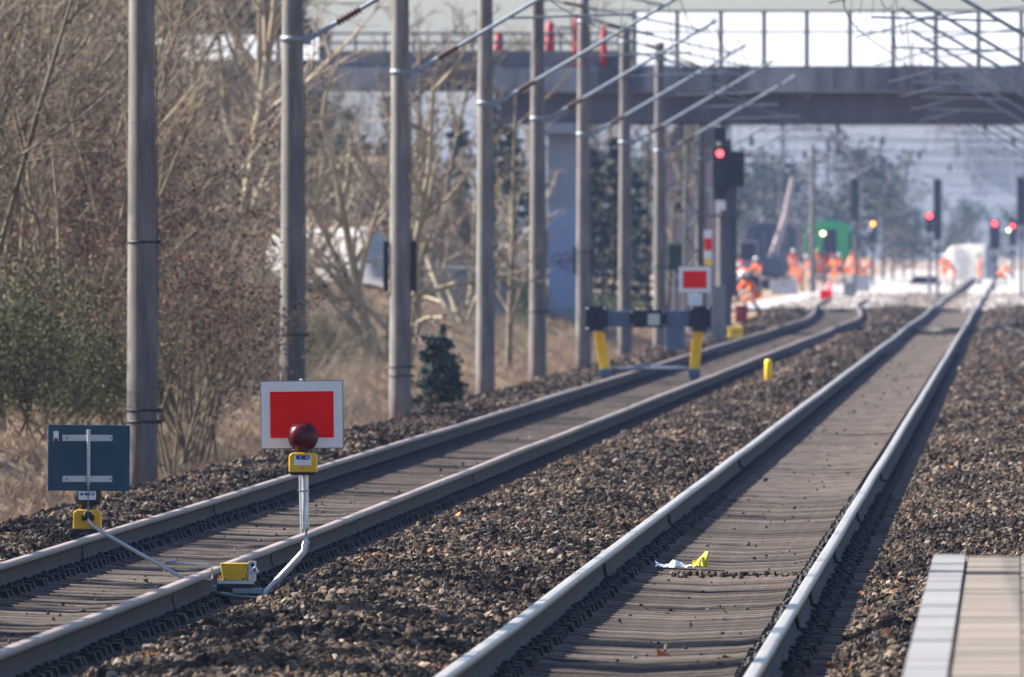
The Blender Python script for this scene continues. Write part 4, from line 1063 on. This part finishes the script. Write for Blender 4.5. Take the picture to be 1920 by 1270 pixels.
    hm.lathe([(.128, 0), (.124, .03), (.105, .075), (.06, .105), (.01, .115)], 16, 0, mh); hm.box(pts['head'] + uu * .03 + fw * .12, (.16, .09, .014), 0)
    hm.build("helmet", helmet or M['white'], ob)
    return ob
M['helmyellow'] = mat("yellow helmet", (.8, .6, .15), None, 3, .4); M['helmred'] = mat("red helmet", (.65, .05, .08), None, 3, .4)
person("worker in orange standing upright in front of the green locomotive", 1533, 527, 905, 0.05, 0, 2.9, (.1, .5), .05, M['helmyellow'])
person("worker in orange bending forward beside the locomotive's right side", 1582, 531, 880, 0.55, .15, 1.1, (.5, .7), .15)
person("worker in orange leaning close behind the bending one, right of the locomotive", 1592, 528, 920, 0.35, .1, -1.2, (.4, .6), .12, M['helmred'])
person("worker in orange crouching at the left rail with a red helmet", 1500, 548, 720, 0.5, .75, 2.4, (.6, .8), .12, M['helmred'])
person("worker in orange standing left of the locomotive by the dark wagon", 1487, 527, 905, 0.1, 0, 3.4, (.2, .3), .08)
person("worker in orange stooping low near the signal, lowest in the picture", 1414, 592, 470, 0.9, .55, 2.2, (.5, .7), .15)
person("worker in orange walking on the shiny track before the far pale heap", 1770, 537, 890, 0.08, 0, 2.7, (-.3, .5), .2)
person("worker in orange with a dark helmet standing upright before the far pale heap", 1838, 535, 905, 0.05, 0, 1.6, (.2, .2), .05, M['navy'])
person("worker in orange bending over right of the far right rail", 1878, 537, 870, 1.0, .4, -1.4, (.5, .6), .15)
person("worker in orange standing at the left end of the dark wagon", 1472, 531, 940, 0.15, 0, 2.0, (.3, .4), .1)
person("worker in orange standing just right of the locomotive's corner", 1604, 533, 900, 0.2, .05, 3.6, (.4, .3), .1, M['helmyellow'])
person("worker in orange standing between the signal mast and the cable drum", 1421, 552, 740, 0.25, .1, 2.6, (.4, .6), .12)
person("worker in orange half hidden behind the red box near the signal", 1400, 560, 690, 0.4, .2, 2.2, (.4, .6), .12, M['helmred'])
for k, (px, py, d, lean, cr, yw, lb) in enumerate(((1520, 533, 900, .45, .2, 1.4, "bending worker in orange directly in front of the locomotive's dark window"), (1546, 531, 935, .15, 0, 3.3, "upright worker in orange just before the locomotive's right half"), (1566, 536, 860, .3, .1, 2.2, "worker in orange walking between the locomotive and the far red board"),
        (1444, 545, 800, .3, .1, 3.0, "worker in orange at the foot of the pale excavator boom"), (1620, 533, 900, .7, .3, -1.0, "worker in orange stooping at the edge of the pale gravel past the locomotive"), (1788, 540, 850, .6, .2, 1.3, "worker in orange bending beside the walking worker on the shiny track"))):
    person(lb, px, py, d, lean, cr, yw, (.3 + .1 * k, .6), .12, (M['white'], M['helmyellow'], M['helmred'])[k % 3])
# small site clutter
def drum(label, px, py, d, m, r, h):
    p = P(px, py, d); t = thing("cable_drum", label, "drum", p)
    b = MB(); b.lathe([(r * .6, 0), (r * .6, h)], 16, 0, Matrix.Translation((0, 0, r)) @ Matrix.Rotation(PI / 2, 4, 'Y')); b.build("drum_core", M['black'], t)
    for q_ in (0, h):
        b = MB(); b.lathe([(r, 0), (r, .04)], 18, 0, Matrix.Translation((q_, 0, r)) @ Matrix.Rotation(PI / 2, 4, 'Y')); b.build("drum_flange", m, t)
def tool_box(label, px, py, d, m, w=.6, h=.4):
    p = P(px, py, d); p.z = max(p.z, -.6); t = thing("tool_box", label, "box", p)
    b = MB(); b.box((0, 0, h / 2), (w, .5, h)); bo = b.build("box_body", m, t, bevel=.04)
    b = MB(); b.box((0, 0, h + .03), (w + .05, .55, .06)); b.build("lid", m, t, bevel=.02)
    b = MB(); b.tube([(-.1, -.28, h * .7), (-.1, -.33, h * .7), (.1, -.33, h * .7), (.1, -.28, h * .7)], .015, 5); b.build("handle", M['mastgrey'], bo)
def cone(label, px, py, d):
    p = P(px, py, d); t = thing("warning_post", label, "post", p, 0, "red and white warning posts at the work site")
    b = MB(); b.lathe([(.06, 0), (.06, .9), (.03, .95)], 10); b.build("post_body", M['redpost'], t)
    b = MB(); b.lathe([(.064, .3), (.064, .5)], 10); b.lathe([(.064, .65), (.064, .8)], 10); b.build("white_band", M['white'], t)
    b = MB(); b.lathe([(.2, 0), (.2, .06), (.1, .08)], 12); b.build("foot", M['black'], t)
tool_box("yellow box by the left rail at the foot of the signal mast", 1379, 634, 365, M['yellowp'], .32, .2)
tool_box("red box half hidden left of the stooping worker", 1390, 604, 440, M['redpost'], .35, .4)
tool_box("white box behind the crouching worker at the work site", 1470, 552, 700, M['trainwhite'], 1.2, .6)
tool_box("grey machine box right of the far red board", 1592, 556, 690, M['greycab'], .5, .55)
tool_box("white box beside the rails right of the locomotive", 1612, 546, 760, M['trainwhite'], 1.0, .7)
tool_box("dark low trolley on the ground below the pink red far signal", 1735, 533, 900, M['navy'], 1.4, .4)
drum("large cable drum with dark flanges standing among the site clutter", 1400, 560, 600, M['greycab'], .55, .5)
for px, py, d, lb in ((1385, 530, 640, "warning post left of the cable drum"), (1456, 524, 800, "warning post below the excavator boom"), (1710, 533, 860, "warning post left of the dark trolley"), (1383, 566, 520, "nearest warning post beside the signal mast")):
    cone("red and white " + lb, px, py, d)

# ------------------------------------------------------------------ vegetation
def seg_mesh(segs, sides):
    A = np.array([s[0] for s in segs]); B = np.array([s[1] for s in segs]); ra = np.array([s[2] for s in segs]); rb = np.array([s[3] for s in segs])
    T = B - A; T /= np.linalg.norm(T, axis=1)[:, None] + 1e-9
    ref = np.where(np.abs(T[:, 2:3]) < .9, np.array([[0, 0, 1.0]]), np.array([[1.0, 0, 0]]))
    U = np.cross(T, ref); U /= np.linalg.norm(U, axis=1)[:, None]; Vv = np.cross(T, U)
    n = len(segs); vs = np.zeros((n, 2 * sides, 3))
    for k in range(sides):
        a = 2 * PI * k / sides; dirv = U * math.cos(a) + Vv * math.sin(a)
        vs[:, k] = A + dirv * ra[:, None]; vs[:, sides + k] = B + dirv * rb[:, None]
    q = np.array([(k, (k + 1) % sides, sides + (k + 1) % sides, sides + k) for k in range(sides)])
    return vs.reshape(-1, 3), (q[None] + (np.arange(n) * 2 * sides)[:, None, None]).reshape(-1, 4)
def rot_about(v, ang, az):
    ref = Vector((0, 0, 1)) if abs(v.z) < .95 else Vector((1, 0, 0))
    a = v.cross(ref).normalized(); b_ = v.cross(a).normalized()
    ax = a * math.cos(az) + b_ * math.sin(az)
    return Matrix.Rotation(ang, 3, ax) @ v
def grow(rg, p, d, L, r, lev, maxlev, out, kids=(5, 5, 4, 3), ang=(.5, .95), up=.12, wig=.16, lr=(.45, .7), ends=None, start=.3):
    n = max(2, int(4 - lev * .5)); pts = [p]; q_ = p; dd = d.normalized()
    for i in range(n):
        dd = (dd + Vector((rg.gauss(0, wig), rg.gauss(0, wig), rg.gauss(0, wig * .6) + up))).normalized()
        q2 = q_ + dd * (L / n)
        r0 = r * (1 - .72 * i / n); r1 = r * (1 - .72 * (i + 1) / n)
        out.append((q_[:], q2[:], max(r0, .0045), max(r1, .0035), lev)); q_ = q2; pts.append(q_)
    if ends is not None and lev >= maxlev - 1: ends.append((q_.copy(), dd.copy()))
    if lev >= maxlev: return
    k = kids[min(lev, len(kids) - 1)]
    for i in range(k):
        t = start + (1 - start) * (i + rg.random()) / k; idx = min(n - 1, int(t * n)); f = t * n - idx
        pos = pts[idx].lerp(pts[idx + 1], min(1, f)); bd = (pts[idx + 1] - pts[idx]).normalized()
        nd = rot_about(bd, rg.uniform(*ang), rg.uniform(0, 2 * PI))
        grow(rg, pos, nd, L * rg.uniform(*lr) * (1.1 - .5 * t), r * .52 * (1.15 - .5 * t), lev + 1, maxlev, out, kids, ang, up * .8, wig * 1.1, lr, ends, .2)
def leaf_mesh(pos, size, rg, per, spread):
    n = len(pos) * per; P0 = np.repeat(np.array([p[:] for p in pos]), per, 0) + rg.normal(0, spread, (n, 3))
    a = rg.normal(0, 1, (n, 3)); a /= np.linalg.norm(a, axis=1)[:, None]; b_ = rg.normal(0, 1, (n, 3)); b_ -= (a * b_).sum(1)[:, None] * a; b_ /= np.linalg.norm(b_, axis=1)[:, None]
    s = size * (.6 + .8 * rg.random((n, 1)))
    vs = np.stack([P0 - a * s * .5, P0 + b_ * s * .3, P0 + a * s * .5, P0 - b_ * s * .3], 1).reshape(-1, 3)
    return vs, np.arange(n * 4).reshape(-1, 4)
def bare_meshes(seed, kind):
    rg = random.Random(seed); segs = []; ends = []
    if kind == 'shrub':
        for i in range(11):
            d0 = Vector((rg.gauss(0, .30), rg.gauss(0, .30), 1)); b0 = Vector((rg.gauss(0, .35), rg.gauss(0, .35), -.1))
            grow(rg, b0, d0, rg.uniform(4.0, 6.8), rg.uniform(.03, .055), 0, 3, segs, (7, 6, 4), (.35, .8), .06, .10, (.32, .55), ends)
        for s in (0,): pass
    elif kind == 'tree':
        grow(rg, Vector((0, 0, -.2)), Vector((rg.gauss(0, .05), rg.gauss(0, .05), 1)), rg.uniform(9, 11), .13, 0, 4, segs, (13, 6, 5, 3), (.5, 1.0), .05, .05, (.28, .46), ends, .12)
    elif kind == 'limby':
        for i in range(5):
            d0 = Vector((rg.gauss(0, .28), rg.gauss(0, .28), 1)); grow(rg, Vector((rg.gauss(0, .12), rg.gauss(0, .12), -.2)), d0, rg.uniform(5, 7.5), rg.uniform(.085, .13), 0, 4, segs, (7, 6, 5, 3), (.45, 1.0), .04, .12, (.32, .5), ends, .2)
    elif kind == 'low':
        for i in range(16):
            d0 = Vector((rg.gauss(0, .55), rg.gauss(0, .55), 1)); grow(rg, Vector((rg.gauss(0, .45), rg.gauss(0, .45), -.1)), d0, rg.uniform(1.4, 2.6), .02, 0, 2, segs, (8, 5), (.35, .9), .05, .14, (.4, .6), ends)
    return segs, ends
def make_plant(name, label, cat, segs, cut, mt, mc, ends=None, leaf=None, group=None, parts=("trunk", "crown"), seed=1):
    t = thing(name, label, cat, (0, 0, 0), 0, group)
    tr_ = [s for s in segs if s[4] <= cut]; cr = [s for s in segs if s[4] > cut]
    v, q = seg_mesh(tr_, 7); link_mesh(parts[0], np_mesh(parts[0], v, q, mats=[mt], smooth=True), t)
    v, q = seg_mesh(cr, 3); mi = np.zeros(len(q), int); mats = [mc]
    if leaf:
        m, size, per, spread = leaf; lv, lq = leaf_mesh([e[0] for e in ends], size, np.random.default_rng(seed), per, spread)
        lq = lq + len(v); v = np.concatenate([v, lv]); q = np.concatenate([q, lq]); mi = np.concatenate([mi, np.ones(len(lq), int)]); mats.append(m)
    link_mesh(parts[1], np_mesh(parts[1], v, q, mats=mats, mat_idx=mi), t)
    return t
def put(src, used, px, d, yaw, sc, label=None, group=None, zs=None):
    o = copy_tree(src) if src in used else src
    used.add(src)
    x = (px - VX) * d / F; o.location = (x, d, float(ground_z(x, d)) - .05); o.rotation_euler = (0, 0, yaw); o.scale = (sc, sc, zs or sc)
    if label: o["label"] = label
    if group: o["group"] = group
    return o
used = set(); rg = random.Random(21)

LS = "leafless brown shrub in the dense thicket beside the masts"
shr = []
for k in range(5):
    segs, ends = bare_meshes(100 + k, 'shrub')
    shr.append(make_plant("shrub", LS, "shrub", segs, 0, M['palebark'] if k in (1, 3) else M['bark'], M['paletwig'] if k == 3 else M['twig'], group="bare shrubs of the left thicket", parts=("stem", "twigs")))
for i in range(24):
    d = rg.uniform(188, 300); px = rg.uniform(-70, 410) - (60 if d < 205 else 0)
    put(shr[i % 5], used, px, d, rg.uniform(0, 6.28), rg.uniform(.85, 1.2) if px < 190 else rg.uniform(.55, .7) if px < 250 else rg.uniform(.36, .5) * d / 230)
for k in range(15):
    d = 122 + k * 4.4; x_ = -13.2 - .5 * (k % 3) + kx(d)
    put(shr[k % 5], used, VX + x_ / d * F, d, rg.uniform(0, 6.28), rg.uniform(.6, .8))
# reddish bushes with dead leaves
segs, ends = bare_meshes(300, 'shrub')
red = make_plant("shrub", "shrub with dead reddish brown leaves behind the far left mast", "shrub", segs, 0, M['bark'], M['twig'], ends[::2], (M['deadleaf'], .11, 2, .16), "reddish shrubs behind the first mast", ("stem", "foliage"), 5)
for px, d, sc in ((325, 187, .46), (362, 196, .44), (300, 215, .6), (190, 205, .55), (120, 212, .6), (250, 192, .42), (385, 222, .42)): put(red, used, px, d, rg.uniform(0, 6), sc)
# olive low bushes
segs, ends = bare_meshes(400, 'low')
ol = make_plant("shrub", "dark olive green low bush at the foot of the thicket", "shrub", segs, 0, M['bark'], M['olive'], ends, (M['olive'], .06, 6, .10), "olive bushes at the thicket's foot", ("stem", "foliage"), 6)
for px, d, sc in ((20, 183, .62), (95, 185, .66), (165, 190, .58), (215, 196, .5), (-30, 182, .6), (60, 195, .75), (130, 198, .7), (470, 250, .5), (590, 262, .38), (640, 270, .36), (440, 235, .5), (520, 256, .42)):
    put(ol, used, px, d, rg.uniform(0, 6), sc * 1.05)
low = []
for k in range(3):
    segs, ends = bare_meshes(500 + k, 'low')
    low.append(make_plant("shrub", "low beige brushwood on the sunny bank behind the masts", "shrub", segs, 0, M['paletwig'], M['paletwig'], group="low brushwood on the bank", parts=("stem", "twigs")))
for i in range(50):
    d = rg.uniform(225, 330); px = rg.uniform(400, 1040)
    if px > 700: continue
    put(low[i % 3], used, px, d, rg.uniform(0, 6), rg.uniform(.45, .8) if px < 480 else rg.uniform(.28, .5))
# a few more low bushes farther along the bank
for px, d, sc in ((905, 330, .42), (945, 345, .5), (985, 350, .3), (840, 370, .5), (780, 380, .45)): put(low[0], used, px, d, rg.uniform(0, 6), sc)
# slender pale trees
segs, ends = bare_meshes(600, 'tree')
tree = make_plant("tree", "slender bare tree with a pale mossy trunk left of the second mast", "tree", segs, 0, M['palebark'], M['paletwig'], group=None)
put(tree, used, 425, 300, .5, 1.0)
for px, d, sc, lb in ((492, 310, .95, "slender pale trunked tree leaning just left of the second mast"), (130, 285, 1.05, "bare tree with upright trunk among the shrubs at far left"), (205, 270, 1.0, "bare tree hidden behind the upper part of the first mast")):
    put(tree, used, px, d, rg.uniform(0, 6), sc, lb)
segs, ends = bare_meshes(702, 'limby')
limb = make_plant("tree", "many limbed pale birch spreading behind the third mast", "tree", segs, 1, M['palebark'], M['paletwig'])
put(limb, used, 742, 285, .4, .95)
put(limb, used, 545, 335, 2.2, .6, "small many limbed pale tree beside the second mast")
put(limb, used, 862, 352, 4.0, .62, "many limbed bare tree behind the fourth mast")
bt = []
for k in range(3):
    segs, ends = bare_meshes(800 + k, 'tree')
    bt.append(make_plant("tree", "bare brown tree in the loose wood behind the bank", "tree", segs, 0, M['bark'], M['twig'], group="bare trees behind the bank"))
for i in range(15):
    d = rg.uniform(320, 405); px = rg.uniform(-60, 240) if i < 9 else rg.uniform(330, 1000)
    put(bt[i % 3], used, px, d, rg.uniform(0, 6), rg.uniform(.65, .95) if px < 820 else rg.uniform(.5, .65))
for x_, d, sc in ((-15.5, 96, 1.1), (-13.5, 104, 1.0), (-16, 111, 1.2), (-13, 119, 1.05), (-15, 127, 1.1), (-13.5, 138, 1.0), (-14.5, 150, 1.05), (-12.8, 88, .95), (-14, 168, 1.0)):  # out of view beside the near track; their shade falls over it
    put(bt[0], used, VX + x_ / d * F, d, rg.uniform(0, 6), sc, "bare tree on the bank beside the nearest track, outside the thicket", "bare trees beside the nearest track")
for i, (px, d, sc) in enumerate(((1040, 470, .8), (1085, 500, .85), (1130, 480, .75), (1170, 520, .85), (1215, 500, .8), (1250, 540, .8), (985, 500, .8))):
    put(bt[i % 3], used, px, d, rg.uniform(0, 6), sc, "bare tree seen under the bridge beyond the pier", "bare trees beyond the bridge")

def conifer(seed, H, R0, mat_, nw=15, name="conifer"):
    rg_ = np.random.default_rng(seed); vs = []; qs = []; c = 0
    segs = [((0, 0, -.2), (0, 0, H * .5), .16, .1, 0), ((0, 0, H * .5), (0, 0, H), .1, .02, 0)]
    cen = []
    for w in range(nw):
        z = H * (.10 + .88 * w / nw); r = R0 * (1 - w / nw) ** .8 + .15
        for k in range(7):
            a = rg_.uniform(0, 6.28); L = r * rg_.uniform(.65, 1.1)
            e = (L * math.cos(a), L * math.sin(a), z - .12 * L + rg_.normal(0, .1)); segs.append(((0, 0, z), e, .03, .01, 1))
            for j in range(5):
                f_ = (j + 1.0) / 5; cen.append((e[0] * f_, e[1] * f_, z + (e[2] - z) * f_))
    return segs, cen
def make_conifer(label, seed, H, R0, m, group, leafsize=.42, per=4):
    segs, cen = conifer(seed, H, R0, m)
    t = thing("conifer", label, "tree", (0, 0, 0), 0, group)
    v, q = seg_mesh([s for s in segs if s[4] == 0], 7); link_mesh("trunk", np_mesh("trunk", v, q, mats=[M['bark']], smooth=True), t)
    v, q = seg_mesh([s for s in segs if s[4] == 1], 3); lv, lq = leaf_mesh([Vector(c) for c in cen], leafsize, np.random.default_rng(seed), per, leafsize * .35)
    lq = lq + len(v); link_mesh("crown", np_mesh("crown", np.concatenate([v, lv]), np.concatenate([q, lq]), mats=[M['bark'], m], mat_idx=np.concatenate([np.zeros(len(q), int), np.ones(len(lq), int)])), t)
    return t
con = [make_conifer("dark evergreen in the wood behind the bridge on the left", 40 + k, 13 + k, 2.6, M['needle'], "dark evergreens behind the bridge") for k in range(3)]
for i in range(26):
    d = rg.uniform(450, 600); px = rg.uniform(-40, 600)
    put(con[i % 3], used, px, d, rg.uniform(0, 6), rg.uniform(.8, 1.1) if px < 560 else rg.uniform(.5, .65))
for px, d, sc in ((740, 520, .5), (800, 540, .45), (860, 500, .42), (930, 470, .45), (960, 480, .4)): put(con[0], used, px, d, 1, sc, "lower evergreen left of the bridge pier", "low evergreens left of the pier")
for px, d, sc in ((1110, 462, .36), (1150, 470, .40), (1190, 475, .34)): put(con[1], used, px, d, 1, sc, "evergreen growing under the bridge right of the pier", "evergreens under the bridge")
for x_, d, sc in ((-12.4, 86.5, .5), (-12.0, 92.5, .52), (-12.6, 98.5, .5), (-12.1, 102, .46), (-12.5, 106, .5), (-12.2, 110, .45), (-12.7, 115, .5), (-14.5, 129, .42), (-14.8, 138, .45), (-15, 145, .4), (-14.6, 156, .45), (-15.2, 169, .45), (-14.8, 180, .42), (-13.5, 84, .75), (-12.6, 90, .8), (-14, 96, .8), (-12.2, 79, .7), (-13, 124, .45), (-13.2, 133, .5), (-12.4, 150, .42), (-13.4, 163, .5), (-14, 175, .5)):  # out of view, placed for their shade on the track and bank
    put(con[2], used, VX + x_ / d * F, d, rg.uniform(0, 6), sc, "evergreen on the bank beside the nearest track, shading the rails", "evergreens beside the nearest track")
for k in range(26):
    d = rg.uniform(388, 414); px = rg.uniform(250, 840)
    if k % 4 == 3: put(gb if False else ol, used, px, d, rg.uniform(0, 6), rg.uniform(.6, .9), "olive bush growing on the road embankment below the bridge deck", "olive bushes on the embankment")
    else: put(shr[k % 5], used, px, d, rg.uniform(0, 6), rg.uniform(.32, .55), "leafless bush on the road embankment below the bridge deck", "bare bushes on the embankment")
bl = make_conifer("small dark blue green spruce on the sunny bank right of the third mast", 77, 1.55, .52, M['bluegreen'], None, .085, 8)
put(bl, used, 822, 250, .3, 1.0)
segs, ends = bare_meshes(410, 'low')
gb = make_plant("shrub", "bright green bush growing on the bank by the bridge pier", "shrub", segs, 0, M['bark'], M['leafgreen'], ends, (M['leafgreen'], .13, 3, .12), "green bushes by the pier", ("stem", "foliage"), 9)
for px, d, sc in ((962, 390, .42), (940, 400, .5), (985, 380, .3), (1135, 440, .4), (915, 392, .45)): put(gb, used, px, d, rg.uniform(0, 6), sc)
# far blue trees beyond the station
def round_tree(seed, H):
    rg_ = random.Random(seed); segs = []; ends = []
    grow(rg_, Vector((0, 0, -.2)), Vector((0, 0, 1)), H, .2, 0, 3, segs, (16, 7, 5), (.5, 1.1), .04, .06, (.30, .5), ends, .15)
    return segs, ends
ft = []
for k in range(2):
    segs, ends = round_tree(900 + k, 11)
    ft.append(make_plant("tree", "hazy far tree beyond the station", "tree", segs, 0, M['bark'], M['twig'], ends[::2], (M['needle'], .5, 2, .5), "hazy far trees", seed=k))
FT = [(1400, 1020, .62), (1425, 1040, .7), (1455, 1060, .75), (1480, 1050, .7), (1505, 1090, .62), (1545, 1100, .55), (1580, 1080, .55), (1610, 1050, .80), (1635, 1060, .74), (1655, 1100, .72), (1675, 1080, .62), (1695, 1120, .55), (1712, 1150, .45),
      (1370, 1000, .6), (1340, 980, .6), (1320, 880, .62), (1290, 850, .6), (1800, 1300, .52), (1825, 1320, .55), (1780, 1350, .42), (1900, 1400, .5), (1930, 1400, .6), (1250, 800, .6), (1200, 760, .6), (1150, 740, .6), (1100, 720, .6)]
for i, (px, d, sc) in enumerate(FT): put(ft[i % 2], used, px, d, rg.uniform(0, 6), sc)
# pale spoil heap and low wall behind the bank
p = groundfix(615, 374); t = None
xs_ = np.linspace(-2.0, 2.2, 24); ys_ = np.linspace(-6, 8, 20)
def heap_z(X, Y):
    return np.maximum(-.4, 1.55 * np.exp(-((np.maximum(0, np.abs(X) - .9) / .9) ** 2)) * np.exp(-((np.maximum(0, np.abs(Y) - 2) / 3.2) ** 2)) + .06 * wav(X, Y, 2.3, .4) - .2)
v, q = grid(xs_, ys_, heap_z, lambda X, Y: 0 * X)
o = link_mesh("sand_heap", np_mesh("sand_heap", v, q, mats=[M['pale']], smooth=True)); o.location = p; tag(o, "pale heap of sand and rubble behind the second mast", "heap")
o = o.copy(); COL.objects.link(o); o.name = "pale_heap"; tag(o, "large pale heap standing in for an unclear white shape at the far end of the shiny track", "heap")  # mound added to fill the place of an unclear white shape
o.location = (groundfix(1818, 1112).x, 1112, -.5); o.scale = (1.25, .8, 2.0)
p = groundfix(855, 378); zz = P(0, 504, 378).z - p.z
t = thing("low_wall", "low white concrete wall on the bank behind the fourth mast", "wall", p)
b = MB(); b.box((0, 0, zz / 2 - .2), (2.6, .25, zz + .4)); b.build("wall_body", M['greycab'], t, bevel=.02)
b = MB(); b.box((0, -.01, zz + .03), (2.7, .34, .06)); b.build("coping", M['white'], t)

# ------------------------------------------------------------------ haze
b = MB(); b.box((-100, 1795, 11.0), (1300, 3690, 27.0))
hz = b.build("haze", []); tag(hz, kind="stuff")
m = bpy.data.materials.new("thin blue haze"); m.use_nodes = True; n = m.node_tree.nodes; n.remove(n["Principled BSDF"])
pv_ = n.new("ShaderNodeVolumePrincipled"); pv_.inputs["Color"].default_value = (0.26, 0.38, 0.72, 1); pv_.inputs["Density"].default_value = 0.00014; pv_.inputs["Anisotropy"].default_value = 0.0
m.node_tree.links.new(pv_.outputs[0], n["Material Output"].inputs["Volume"]); hz.data.materials.append(m)
